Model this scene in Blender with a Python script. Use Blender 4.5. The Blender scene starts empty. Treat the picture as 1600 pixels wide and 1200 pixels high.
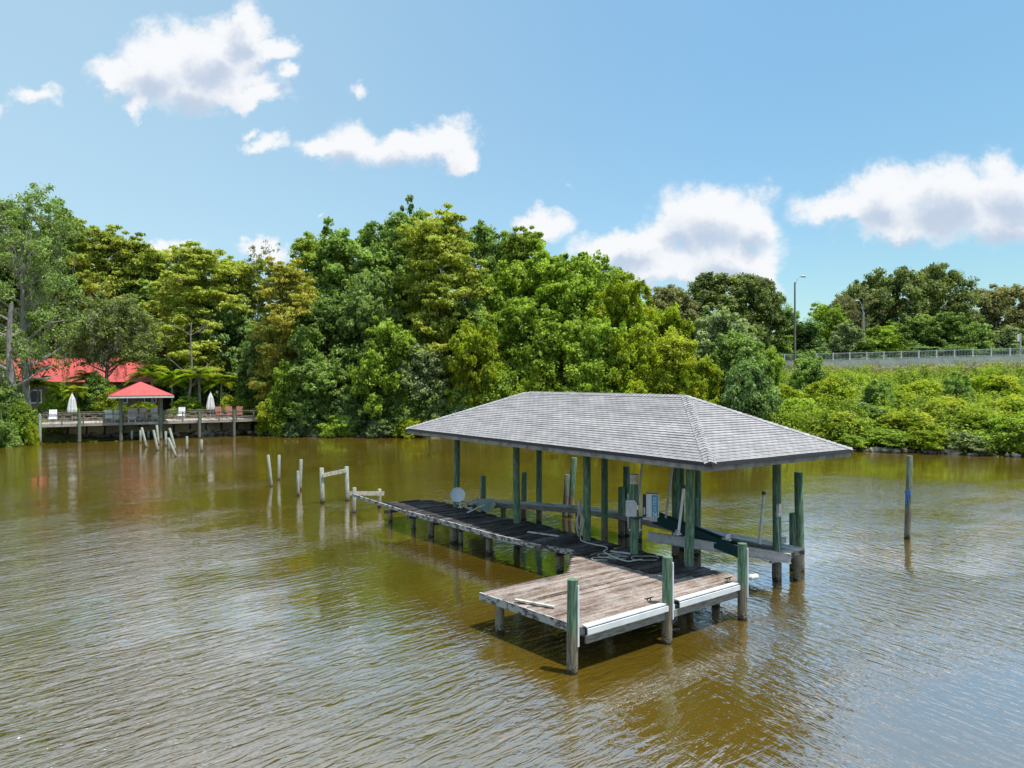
import bpy, math, random
import numpy as np
from mathutils import Vector, Matrix
random.seed(7)
S = bpy.context.scene
COL = S.collection
F = 1080.0; HOR = 595.0; CH = 6.5
UA = 37.5
def hyp(a): return math.cos(math.radians(a)), math.sin(math.radians(a))

# ---------------------------------------------------------------- where things stand (surveyed from the photograph)
def at(px, py, z=0.0):
    Y = (CH - z) * F / (py - HOR)
    return Vector(((px - 800) / F * Y, Y, z))
def atY(px, py, Y):
    return Vector(((px - 800) / F * Y, Y, CH - (py - HOR) / F * Y))

# ---------------------------------------------------------------- materials
def newmat(name):
    m = bpy.data.materials.new(name); m.use_nodes = True
    nt = m.node_tree
    for n in list(nt.nodes): nt.nodes.remove(n)
    out = nt.nodes.new('ShaderNodeOutputMaterial')
    return m, nt, out
class G:
    def __init__(s, nt): s.nt = nt
    def n(s, t, **kw):
        nd = s.nt.nodes.new('ShaderNode' + t)
        for k, v in kw.items():
            if k.startswith('i_'):
                nd.inputs[k[2:].replace('_', ' ')].default_value = v
            else: setattr(nd, k, v)
        return nd
    def l(s, a, b): s.nt.links.new(a, b)
    def math(s, op, a, b=None, c=None, clamp=False):
        nd = s.nt.nodes.new('ShaderNodeMath'); nd.operation = op; nd.use_clamp = clamp
        for i, v in enumerate((a, b, c)):
            if v is None: continue
            if hasattr(v, 'links'): s.l(v, nd.inputs[i])
            else: nd.inputs[i].default_value = v
        return nd.outputs[0]
    def vmath(s, op, a, b=None, c=None):
        nd = s.nt.nodes.new('ShaderNodeVectorMath'); nd.operation = op
        for i, v in enumerate((a, b, c)):
            if v is None: continue
            if hasattr(v, 'links'): s.l(v, nd.inputs[i])
            else: nd.inputs[i].default_value = v
        return nd
    def ramp(s, f, stops, interp='LINEAR'):
        nd = s.nt.nodes.new('ShaderNodeValToRGB'); cr = nd.color_ramp; cr.interpolation = interp
        while len(cr.elements) > 1: cr.elements.remove(cr.elements[-1])
        cr.elements[0].position = stops[0][0]; c = stops[0][1]
        cr.elements[0].color = (*c, 1) if len(c) == 3 else c
        for p, c in stops[1:]:
            e = cr.elements.new(p); e.color = (*c, 1) if len(c) == 3 else c
        s.l(f, nd.inputs[0]); return nd.outputs[0]
    def mix(s, f, a, b, mode='MIX'):
        nd = s.nt.nodes.new('ShaderNodeMix'); nd.data_type = 'RGBA'; nd.blend_type = mode; nd.clamp_factor = True
        for i, v in ((0, f), (6, a), (7, b)):
            if hasattr(v, 'links'): s.l(v, nd.inputs[i])
            else: nd.inputs[i].default_value = v if i == 0 else (*v, 1)
        return nd.outputs[2]
    def noise(s, vec, scale, detail=4, rough=.55, dist=0):
        nd = s.nt.nodes.new('ShaderNodeTexNoise')
        nd.inputs['Scale'].default_value = scale; nd.inputs['Detail'].default_value = detail
        nd.inputs['Roughness'].default_value = rough; nd.inputs['Distortion'].default_value = dist
        if vec is not None: s.l(vec, nd.inputs['Vector'])
        return nd.outputs[0]
    def smooth(s, v, a, b):
        nd = s.nt.nodes.new('ShaderNodeMapRange'); nd.interpolation_type = 'SMOOTHSTEP'
        s.l(v, nd.inputs[0]); nd.inputs[1].default_value = a; nd.inputs[2].default_value = b
        return nd.outputs[0]
    def mapping(s, vec, scale=(1, 1, 1), rot=(0, 0, 0), loc=(0, 0, 0)):
        nd = s.nt.nodes.new('ShaderNodeMapping'); s.l(vec, nd.inputs[0])
        nd.inputs['Scale'].default_value = scale; nd.inputs['Rotation'].default_value = rot; nd.inputs['Location'].default_value = loc
        return nd.outputs[0]
    def pos(s): return s.nt.nodes.new('ShaderNodeNewGeometry').outputs['Position']
    def obj(s): return s.nt.nodes.new('ShaderNodeTexCoord').outputs['Object']
    def bump(s, h, strength=.5, dist=.01):
        nd = s.nt.nodes.new('ShaderNodeBump'); s.l(h, nd.inputs['Height'])
        nd.inputs['Strength'].default_value = strength; nd.inputs['Distance'].default_value = dist
        return nd.outputs[0]

def prin(name, color, rough=.7, metal=0, nscale=8, var=.25, bump=.3, spec=.4, vecscale=(1, 1, 1), rot=0, bd=.01, dark=None):
    m, nt, out = newmat(name); g = G(nt)
    v = g.mapping(g.pos(), vecscale, (0, 0, rot))
    nz = g.noise(v, nscale, 6, .6)
    dk = dark or tuple(c * (1 - var * 1.6) for c in color); lt = tuple(min(1, c * (1 + var)) for c in color)
    c = g.ramp(nz, [(.3, dk), (.5, color), (.7, lt)])
    b = g.n('BsdfPrincipled', i_Roughness=rough, i_Metallic=metal); b.inputs['Specular IOR Level'].default_value = spec
    g.l(c, b.inputs['Base Color'])
    if bump: g.l(g.bump(nz, bump, bd), b.inputs['Normal'])
    g.l(b.outputs[0], out.inputs[0]); return m

def pile_mat(name, green, greenlt, wood, zgreen=.95, greenness=1.0, ztop=30):
    """treated piling: painted-green weathering above, bare wood below, wet and crusted at the waterline"""
    m, nt, out = newmat(name); g = G(nt)
    p = g.pos(); z = g.n('SeparateXYZ'); g.l(p, z.inputs[0]); zz = z.outputs[2]
    streak = g.noise(g.mapping(p, (9, 9, 1.1)), 2.2, 6, .65)
    blotch = g.noise(g.mapping(p, (1, 1, .45)), 5, 5, .6)
    fine = g.noise(g.mapping(p, (30, 30, 3)), 2, 4, .7)
    gc = g.mix(g.smooth(streak, .38, .68), green, greenlt)
    gc = g.mix(g.math('MULTIPLY', g.smooth(blotch, .56, .72), .75), gc, tuple(c * .8 for c in wood))
    wc = g.mix(g.smooth(streak, .35, .7), tuple(c * .45 for c in wood), wood)
    wc = g.mix(g.math('MULTIPLY', g.smooth(fine, .5, .7), .5), wc, tuple(min(1, c * 1.3) for c in wood))
    zn = g.math('ADD', zz, g.math('MULTIPLY', g.math('SUBTRACT', streak, .5), 1.1))
    c = g.mix(g.math('MULTIPLY', g.smooth(zn, zgreen - .12, zgreen + .18), greenness), wc, gc)
    zb = g.math('ADD', zz, g.math('MULTIPLY', g.math('SUBTRACT', blotch, .5), .5))
    barn = g.noise(p, 38, 2, .5)
    crust = g.mix(g.smooth(barn, .48, .6), (.045, .035, .02), (.42, .38, .31))
    c = g.mix(g.smooth(zb, .30, .16), c, crust)
    c = g.mix(g.smooth(zb, .11, .04), c, (.035, .028, .014))
    b = g.n('BsdfPrincipled', i_Roughness=.8); b.inputs['Specular IOR Level'].default_value = .25
    g.l(c, b.inputs['Base Color'])
    h = g.math('ADD', fine, g.math('MULTIPLY', barn, .4))
    g.l(g.bump(h, .6, .015), b.inputs['Normal'])
    g.l(b.outputs[0], out.inputs[0]); return m

def plank_mat(name, dark, mid, light, ang, stain=None, stain_amt=.5, gap=1.0):
    m, nt, out = newmat(name); g = G(nt)
    p = g.pos()
    rot = g.mapping(p, (1, 1, 1), (0, 0, -math.radians(ang)))
    grain = g.noise(g.mapping(rot, (1.2, 26, 26)), 1.6, 6, .7)
    rnd = g.n('NewGeometry').outputs['Random Per Island']
    blotch = g.noise(g.mapping(rot, (1, 2.2, 1)), .9, 6, .68, .6)
    speck = g.noise(p, 14, 5, .75)
    f = g.math('ADD', g.math('MULTIPLY', grain, .55), g.math('MULTIPLY', rnd, .28))
    f = g.math('ADD', f, g.math('MULTIPLY', g.math('SUBTRACT', blotch, .5), 1.1))
    f = g.math('ADD', f, g.math('MULTIPLY', g.math('SUBTRACT', speck, .5), .8))
    c = g.ramp(f, [(.12, dark), (.40, mid), (.72, light)])
    if stain: c = g.mix(g.math('MULTIPLY', g.smooth(g.noise(p, 1.3, 5, .7), .5, .66), stain_amt), c, stain)
    b = g.n('BsdfPrincipled', i_Roughness=.85); b.inputs['Specular IOR Level'].default_value = .2
    g.l(c, b.inputs['Base Color']); g.l(g.bump(grain, .7, .012), b.inputs['Normal'])
    g.l(b.outputs[0], out.inputs[0]); return m

def peeling_mat(name, paint, wood, amt=.5, scale=5, ang=0):
    m, nt, out = newmat(name); g = G(nt)
    p = g.pos(); r = g.mapping(p, (1, 1, 1), (0, 0, -math.radians(ang)))
    nz = g.noise(g.mapping(r, (1, 4, 2.2)), scale, 7, .7)
    fine = g.noise(r, 25, 4, .6)
    pc = g.mix(fine, tuple(c * .7 for c in paint), paint)
    c = g.mix(g.smooth(nz, amt - .05, amt + .05), pc, wood)
    b = g.n('BsdfPrincipled', i_Roughness=.75); g.l(c, b.inputs['Base Color'])
    g.l(g.bump(nz, .5, .01), b.inputs['Normal']); g.l(b.outputs[0], out.inputs[0]); return m

def leaf_mat(name, a, b_, warm=None, trans=.35, scale=.33, rough=.55):
    m, nt, out = newmat(name); g = G(nt)
    geo = g.n('NewGeometry'); oi = g.n('ObjectInfo')
    nz = g.noise(geo.outputs['Position'], scale, 3, .6)
    rnd = geo.outputs['Random Per Island']
    f = g.math('ADD', g.math('MULTIPLY', g.math('SUBTRACT', nz, .5), 2.2), g.math('MULTIPLY', rnd, .85))
    f = g.math('ADD', f, g.math('MULTIPLY', oi.outputs['Random'], .2))
    hi = tuple(min(.62, x * 1.12 + .02) for x in b_)
    c = g.ramp(f, [(.05, tuple(x * .6 for x in a)), (.42, tuple((x + y) / 2 for x, y in zip(a, b_))), (.72, b_), (1.0, hi)])
    if warm:
        wn = g.noise(geo.outputs['Position'], scale * 1.9, 3, .6)
        c = g.mix(g.smooth(wn, .52, .68), c, warm)
    d = g.n('BsdfPrincipled', i_Roughness=rough); d.inputs['Specular IOR Level'].default_value = .2
    t = g.n('BsdfTranslucent'); mx = g.n('MixShader'); mx.inputs[0].default_value = trans
    tc = g.mix(.5, c, (1.0, .95, .3), 'MULTIPLY')
    tcol = g.mix(1.0, tc, (1.7, 1.9, 1.2), 'MULTIPLY')
    g.l(c, d.inputs['Base Color']); g.l(tcol, t.inputs[0])
    g.l(d.outputs[0], mx.inputs[1]); g.l(t.outputs[0], mx.inputs[2]); g.l(mx.outputs[0], out.inputs[0])
    return m

M = {}
GR = (.06, .12, .078)
M['pile'] = pile_mat('green piling', GR, (.20, .31, .20), (.30, .25, .18))
M['pile_pale'] = pile_mat('pale weathered piling', (.30, .35, .28), (.55, .55, .46), (.46, .40, .31), zgreen=.6, greenness=.85)
M['pile_grey'] = pile_mat('grey piling', (.10, .15, .11), (.24, .28, .21), (.28, .24, .18), zgreen=1.2, greenness=.8)
M['underpile'] = pile_mat('bare piling', (.2, .18, .13), (.3, .27, .2), (.34, .30, .23), zgreen=3)
M['deck'] = plank_mat('reddish weathered planks', (.07, .05, .04), (.245, .185, .15), (.46, .39, .345), UA - 1, (.35, .33, .31), .5)
M['walk'] = plank_mat('blackened planks', (.012, .011, .012), (.045, .038, .038), (.17, .155, .155), UA + 1, (.03, .035, .02), .4)  # roof shade is put into this colour, on top of real dark weathering
M['catwalk'] = plank_mat('bleached grey planks', (.20, .20, .19), (.48, .47, .45), (.70, .68, .65), UA + 90, (.13, .17, .12), .5)
M['greywood'] = prin('grey weathered timber', (.27, .25, .22), .85, nscale=5, var=.4, vecscale=(1, 1, 6))
M['darkwood'] = prin('dark wet timber', (.06, .05, .042), .85, nscale=5, var=.4)
M['bleached'] = prin('bleached timber', (.50, .46, .40), .85, nscale=7, var=.3)
M['peel'] = peeling_mat('peeling white paint on timber', (.50, .49, .48), (.05, .04, .035), .53, 4, UA + 90)
M['peel2'] = peeling_mat('peeling grey paint on timber', (.40, .39, .39), (.03, .025, .025), .5, 3, UA + 90)
M['pvc'] = prin('white vinyl', (.72, .74, .76), .4, nscale=3, var=.1, bump=0)
M['pvc_old'] = prin('dull pvc pipe', (.50, .49, .46), .5, nscale=6, var=.2, bump=0)
M['alu'] = prin('weathered aluminium', (.42, .42, .43), .55, .35, nscale=4, var=.2, bump=.1)
M['bunk'] = prin('dark green bunk carpet', (.012, .045, .045), .95, nscale=30, var=.3, bump=.4)
M['black'] = prin('black rubber', (.018, .018, .02), .6, nscale=12, var=.3, bump=0)
M['fascia'] = prin('grey roof fascia', (.27, .26, .25), .8, nscale=3, var=.35)
M['drip'] = prin('black drip edge', (.02, .02, .026), .5, nscale=6, var=.3, bump=0)
M['boxgrey'] = prin('light grey enclosure', (.50, .50, .54), .5, nscale=8, var=.1, bump=0)
M['boxwhite'] = prin('white enclosure', (.75, .76, .78), .4, nscale=8, var=.06, bump=0)
M['boxblue'] = prin('blue decal', (.06, .33, .52), .4, nscale=8, var=.1, bump=0)
M['rope'] = prin('white rope', (.48, .46, .42), .9, nscale=60, var=.2)
M['blue'] = prin('blue rope', (.03, .16, .62), .7, nscale=40, var=.3)
M['redroof'] = prin('red metal roof', (.50, .095, .085), .45, nscale=.8, var=.12, bump=0)
M['concrete'] = prin('pale concrete', (.68, .66, .61), .85, nscale=1.2, var=.15)
M['rail'] = prin('galvanised rail', (.55, .56, .56), .5, .2, nscale=2, var=.1, bump=0)
M['asphalt'] = prin('asphalt', (.06, .06, .06), .9, nscale=6, var=.2)
M['lamp_pole'] = prin('brown concrete pole', (.22, .18, .14), .8, nscale=3, var=.2)
M['bark'] = prin('brown bark', (.12, .09, .065), .95, nscale=3, var=.45, vecscale=(3, 3, .6), bump=.8, bd=.05)
M['bark_grey'] = prin('grey bark', (.30, .27, .235), .95, nscale=3, var=.4, vecscale=(3, 3, .6), bump=.8, bd=.05)
M['moss'] = leaf_mat('hanging moss', (.17, .165, .12), (.36, .34, .27), trans=.2)
M['rock'] = prin('pale rock', (.36, .30, .24), .9, nscale=1.6, var=.45, bump=.8, bd=.05)
M['rock_dark'] = prin('dark rock', (.14, .12, .10), .9, nscale=1.6, var=.45, bump=.8, bd=.05)
M['tan'] = prin('tan concrete panel', (.42, .34, .22), .9, nscale=1.5, var=.2)
M['white_plastic'] = prin('white chair plastic', (.74, .75, .76), .5, nscale=2, var=.06, bump=0)
M['brown_sling'] = prin('brown chair fabric', (.33, .14, .09), .8, nscale=4, var=.15, bump=0)
M['canvas'] = prin('white canvas', (.70, .69, .66), .9, nscale=3, var=.15, bump=.2)
M['wall'] = prin('brown house wall', (.16, .11, .08), .9, nscale=1, var=.2)
M['boardwalk'] = plank_mat('boardwalk planks', (.16, .14, .12), (.36, .31, .27), (.55, .49, .44), 31)
M['railwood'] = prin('boardwalk rail wood', (.24, .19, .16), .85, nscale=2, var=.35)
M['dish'] = prin('pale dish enamel', (.62, .66, .72), .4, nscale=5, var=.08, bump=0)
def tarp_mat():
    m, nt, out = newmat('green stained panel'); g = G(nt)
    nz = g.noise(g.pos(), 3.5, 6, .7)
    c = g.ramp(nz, [(.3, (.14, .2, .14)), (.5, (.26, .34, .26)), (.7, (.48, .50, .45))])
    b = g.n('BsdfPrincipled', i_Roughness=.6); g.l(c, b.inputs['Base Color']); g.l(b.outputs[0], out.inputs[0]); return m
M['tarp'] = tarp_mat()

def shingle_mat():
    m, nt, out = newmat('grey asphalt shingles'); g = G(nt)
    uv = g.n('UVMap').outputs[0]
    br = g.n('TexBrick'); g.l(uv, br.inputs['Vector'])
    br.offset = .5; br.inputs['Scale'].default_value = 1
    br.inputs['Brick Width'].default_value = .30; br.inputs['Row Height'].default_value = .145
    br.inputs['Mortar Size'].default_value = .009; br.inputs['Mortar Smooth'].default_value = .3; br.inputs['Bias'].default_value = -.1
    br.inputs['Color1'].default_value = (.33, .32, .32, 1); br.inputs['Color2'].default_value = (.42, .405, .405, 1)
    br.inputs['Mortar'].default_value = (.09, .09, .10, 1)
    gr = g.noise(uv, 90, 3, .7); big = g.noise(uv, .9, 5, .65)
    c = g.mix(.5, br.outputs[0], g.ramp(gr, [(.3, (.7, .7, .7)), (.7, (1.1, 1.1, 1.1))]), 'MULTIPLY')
    c = g.mix(.9, c, g.ramp(big, [(.32, (.8, .8, .82)), (.68, (1.14, 1.12, 1.1))]), 'MULTIPLY')
    streak = g.noise(g.mapping(uv, (5, .5, 1)), 1.2, 5, .7)
    c = g.mix(g.math('MULTIPLY', g.smooth(streak, .55, .75), .35), c, (.13, .13, .14))
    b = g.n('BsdfPrincipled', i_Roughness=.92); b.inputs['Specular IOR Level'].default_value = .25
    g.l(c, b.inputs['Base Color'])
    g.l(g.bump(g.math('ADD', gr, g.math('MULTIPLY', br.outputs['Fac'], -2)), .4, .004), b.inputs['Normal'])
    g.l(b.outputs[0], out.inputs[0]); return m
M['shingle'] = shingle_mat()

# foliage
LM = {
 'cyp': leaf_mat('cypress olive', (.16, .225, .025), (.44, .47, .085), (.52, .48, .10)),
 'cypY': leaf_mat('cypress ochre', (.25, .26, .035), (.54, .50, .10), (.56, .45, .11)),
 'cypG': leaf_mat('cypress green', (.12, .19, .025), (.34, .41, .06)),
 'grn': leaf_mat('bright green leaves', (.12, .20, .02), (.36, .46, .06), trans=.38),
 'lime': leaf_mat('lime leaves', (.16, .23, .016), (.36, .42, .03), (.42, .40, .03), trans=.45),
 'yel': leaf_mat('yellow green leaves', (.21, .25, .02), (.43, .44, .05), (.28, .36, .03), trans=.45),
 'dkg': leaf_mat('dark green leaves', (.09, .16, .035), (.29, .39, .10), trans=.36, rough=.45),
 'mid': leaf_mat('mid green leaves', (.10, .16, .04), (.27, .36, .11), trans=.35),
 'dkb': leaf_mat('deep blue green leaves', (.075, .14, .045), (.24, .345, .12), trans=.36, rough=.4),
 'oak': leaf_mat('dull oak leaves', (.09, .13, .035), (.25, .29, .09), trans=.3),
 'oakb': leaf_mat('brownish oak leaves', (.13, .135, .05), (.31, .30, .13), trans=.3),
 'pale': leaf_mat('pale silvery leaves', (.13, .19, .07), (.34, .39, .18), trans=.3),
 'palm': leaf_mat('palm fronds', (.10, .21, .016), (.34, .43, .03), (.42, .38, .03), trans=.45),
 'dry': leaf_mat('dry brush', (.17, .15, .06), (.36, .33, .12), (.27, .19, .11), trans=.25),
 'alg': leaf_mat('floating weed', (.10, .17, .015), (.2, .28, .03), trans=.1),
}

# ---------------------------------------------------------------- mesh helpers
class MB:
    def __init__(s): s.v = []; s.f = []; s.uv = {}
    def add(s, vs, fs):
        o = len(s.v); s.v += [tuple(v) for v in vs]; s.f += [tuple(i + o for i in f) for f in fs]; return s
    def box(s, c, size, rz=0, M4=None, bev=0):
        hx, hy, hz = (d / 2 for d in size)
        vs = [(x, y, z) for z in (-hz, hz) for x, y in ((-hx, -hy), (hx, -hy), (hx, hy), (-hx, hy))]
        R = M4 if M4 is not None else Matrix.Rotation(rz, 3, 'Z')
        vs = [R @ Vector(v) + Vector(c) for v in vs]
        return s.add(vs, [(3, 2, 1, 0), (4, 5, 6, 7), (0, 1, 5, 4), (1, 2, 6, 5), (2, 3, 7, 6), (3, 0, 4, 7)])
    def beam(s, a, b, w, h, up=(0, 0, 1)):
        a = Vector(a); b = Vector(b); d = (b - a); L = d.length; d.normalize()
        u = Vector(up); x = d.cross(u)
        if x.length < 1e-4: x = d.cross(Vector((0, 1, 0)))
        x.normalize(); z = x.cross(d).normalized()
        R = Matrix((x, d, z)).transposed()
        return s.box((a + b) / 2, (w, L, h), M4=R)
    def tube(s, pts, rad, n=10, cap=True, jit=0):
        pts = [Vector(p) for p in pts]
        if not hasattr(rad, '__len__'): rad = [rad] * len(pts)
        o = len(s.v); prev = None
        for i, p in enumerate(pts):
            d = (pts[min(i + 1, len(pts) - 1)] - pts[max(i - 1, 0)]).normalized()
            x = prev if prev is not None else (Vector((1, 0, 0)) if abs(d.x) < .9 else Vector((0, 1, 0)))
            x = (x - d * x.dot(d)).normalized(); prev = x; y = d.cross(x)
            for k in range(n):
                a = 2 * math.pi * k / n; r = rad[i] * (1 + jit * (random.random() - .5))
                s.v.append(tuple(p + x * math.cos(a) * r + y * math.sin(a) * r))
        for i in range(len(pts) - 1):
            for k in range(n):
                k2 = (k + 1) % n
                s.f.append((o + i * n + k, o + i * n + k2, o + (i + 1) * n + k2, o + (i + 1) * n + k))
        if cap:
            s.f.append(tuple(o + k for k in range(n))[::-1]); e = o + (len(pts) - 1) * n
            s.f.append(tuple(e + k for k in range(n)))
        return s
    def build(s, name, mat, parent=None, smooth=False, loc=None):
        me = bpy.data.meshes.new(name); off = Vector(loc) if loc is not None else Vector((0, 0, 0))
        vs = s.v
        if loc is not None: vs = [tuple(Vector(v) - off) for v in vs]
        me.from_pydata(vs, [], s.f); me.materials.append(mat); me.update()
        if smooth:
            me.polygons.foreach_set('use_smooth', [True] * len(me.polygons))
            try: me.set_sharp_from_angle(angle=math.radians(40))
            except Exception: pass
        o = bpy.data.objects.new(name, me); COL.objects.link(o)
        if loc is not None: o.location = off
        if parent is not None:
            o.parent = parent
            if loc is None: o.location = -Vector(parent_world(parent))
            else: o.location = off - Vector(parent_world(parent))
        return o
def parent_world(p):
    v = Vector(p.location)
    while p.parent: p = p.parent; v += Vector(p.location)
    return v
def tag(o, label=None, cat=None, group=None, kind=None):
    if label: o['label'] = label
    if cat: o['category'] = cat
    if group: o['group'] = group
    if kind: o['kind'] = kind
    return o
def empty(name, loc, label=None, cat=None, group=None):
    e = bpy.data.objects.new(name, None); e.location = loc; e.empty_display_size = .3; COL.objects.link(e)
    return tag(e, label, cat, group)
def copy_tree(root, loc, rz=0, scale=(1, 1, 1), mat=None, label=None, matmap=None):
    r = root.copy(); COL.objects.link(r); r.location = loc; r.rotation_euler = (0, 0, rz); r.scale = scale
    if label: r['label'] = label
    for ch in root.children:
        c = ch.copy(); COL.objects.link(c); c.parent = r
        for g_ in ch.children:
            d = g_.copy(); COL.objects.link(d); d.parent = c
        if matmap and ch.name.split('.')[0] in matmap:
            c.material_slots[0].link = 'OBJECT'; c.material_slots[0].material = matmap[ch.name.split('.')[0]]
    return r
def np_mesh(name, V, mat, parent=None, quads=None):
    """V: (n*4,3) array of separate quads"""
    n = len(V) // 4
    me = bpy.data.meshes.new(name)
    me.vertices.add(len(V)); me.vertices.foreach_set('co', V.astype(np.float32).ravel())
    me.loops.add(len(V)); me.loops.foreach_set('vertex_index', np.arange(len(V), dtype=np.int32))
    me.polygons.add(n); me.polygons.foreach_set('loop_start', np.arange(0, len(V), 4, dtype=np.int32))
    try: me.polygons.foreach_set('loop_total', np.full(n, 4, dtype=np.int32))
    except Exception: pass
    me.materials.append(mat); me.update(calc_edges=True); me.validate()
    o = bpy.data.objects.new(name, me); COL.objects.link(o)
    if parent: o.parent = parent
    return o

# ================================================================ TERRAIN
SH = [(-4000, -300), (-300, 20), (-90, 58), (-56, 65.5), (-50.5, 69), (-48, 75), (-33, 84), (-30, 82.7), (-26, 80.7), (-11, 79.2), (10, 74.5), (31, 64.6), (43, 59.2), (70, 50), (300, -20), (4000, -600)]
shx = np.array([p[0] for p in SH], float); shy = np.array([p[1] for p in SH], float)
def shore(x): return np.interp(x, shx, shy) + .5 * np.sin(np.asarray(x) * .9) * .5 + .35 * np.sin(np.asarray(x) * 2.3 + 1)
def road_y(x): return 112 - .30 * (np.asarray(x, float) - 42)
def road_z(x): return 8.35 + .020 * (np.clip(np.asarray(x, float), -60, 110) - 42)
def sstep(a, b, x):
    t = np.clip((np.asarray(x, float) - a) / (b - a), 0, 1); return t * t * (3 - 2 * t)
def height(x, y):
    x = np.asarray(x, float); y = np.asarray(y, float)
    d = y - shore(x)
    h = np.where(d < 0, np.maximum(-1.6, d * .5), .75 * sstep(0, 2.5, d) + 1.0 * sstep(2, 14, d))
    ry = road_y(x); rz = road_z(x)
    slope = .45 - .27 * sstep(12, 32, x)
    dd = (ry - 1.2) - y
    emb = rz - .25 - np.maximum(0, dd) * slope
    emb = np.where(y > ry + 12, rz - .25 - (y - ry - 12) * .12, emb)
    emb = emb * sstep(-45, -15, x) + (-5) * (1 - sstep(-45, -15, x))
    h2 = np.where(d > 0, np.maximum(h, emb), h)
    h2 = h2 + np.where(d > 3, .15 * np.sin(x * .7) * np.cos(y * .6), 0)
    onroad = (y > ry - 1.5) & (y < ry + 11) & (x > -20)
    return np.where(onroad, np.minimum(h2, rz - .2), np.where(y > 170, np.minimum(h2, 3), h2))
def grd(x, y): return float(height(x, y))
def make_ground():
    def axis(a, b, fine, far):
        c = list(np.arange(a, b, fine)); s = fine; p = b; q = a; lo = []; hi = []
        while p < far: s *= 1.35; p += s; hi.append(p)
        s = fine
        while q > -far: s *= 1.35; q -= s; lo.append(q)
        return np.array(lo[::-1] + c + hi)
    xs = axis(-100, 120, 1.4, 4500); ys = axis(48, 150, 1.0, 4500)
    X, Y = np.meshgrid(xs, ys); Z = height(X, Y)
    nx, ny = len(xs), len(ys)
    V = np.stack([X.ravel(), Y.ravel(), Z.ravel()], 1)
    me = bpy.data.meshes.new('ground')
    fs = [(j * nx + i, j * nx + i + 1, (j + 1) * nx + i + 1, (j + 1) * nx + i) for j in range(ny - 1) for i in range(nx - 1)]
    me.from_pydata(V.tolist(), [], fs)
    m, nt, out = newmat('bank soil'); g = G(nt); p = g.pos()
    c = g.ramp(g.noise(p, .5, 7, .65), [(.3, (.045, .05, .02)), (.5, (.09, .095, .03)), (.7, (.15, .13, .06))])
    b = g.n('BsdfPrincipled', i_Roughness=.95); g.l(c, b.inputs['Base Color']); g.l(g.bump(g.noise(p, 5, 5, .7), .8, .1), b.inputs['Normal'])
    g.l(b.outputs[0], out.inputs[0]); me.materials.append(m)
    me.polygons.foreach_set('use_smooth', [True] * len(me.polygons))
    o = bpy.data.objects.new('ground', me); COL.objects.link(o); tag(o, kind='structure')
make_ground()

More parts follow.
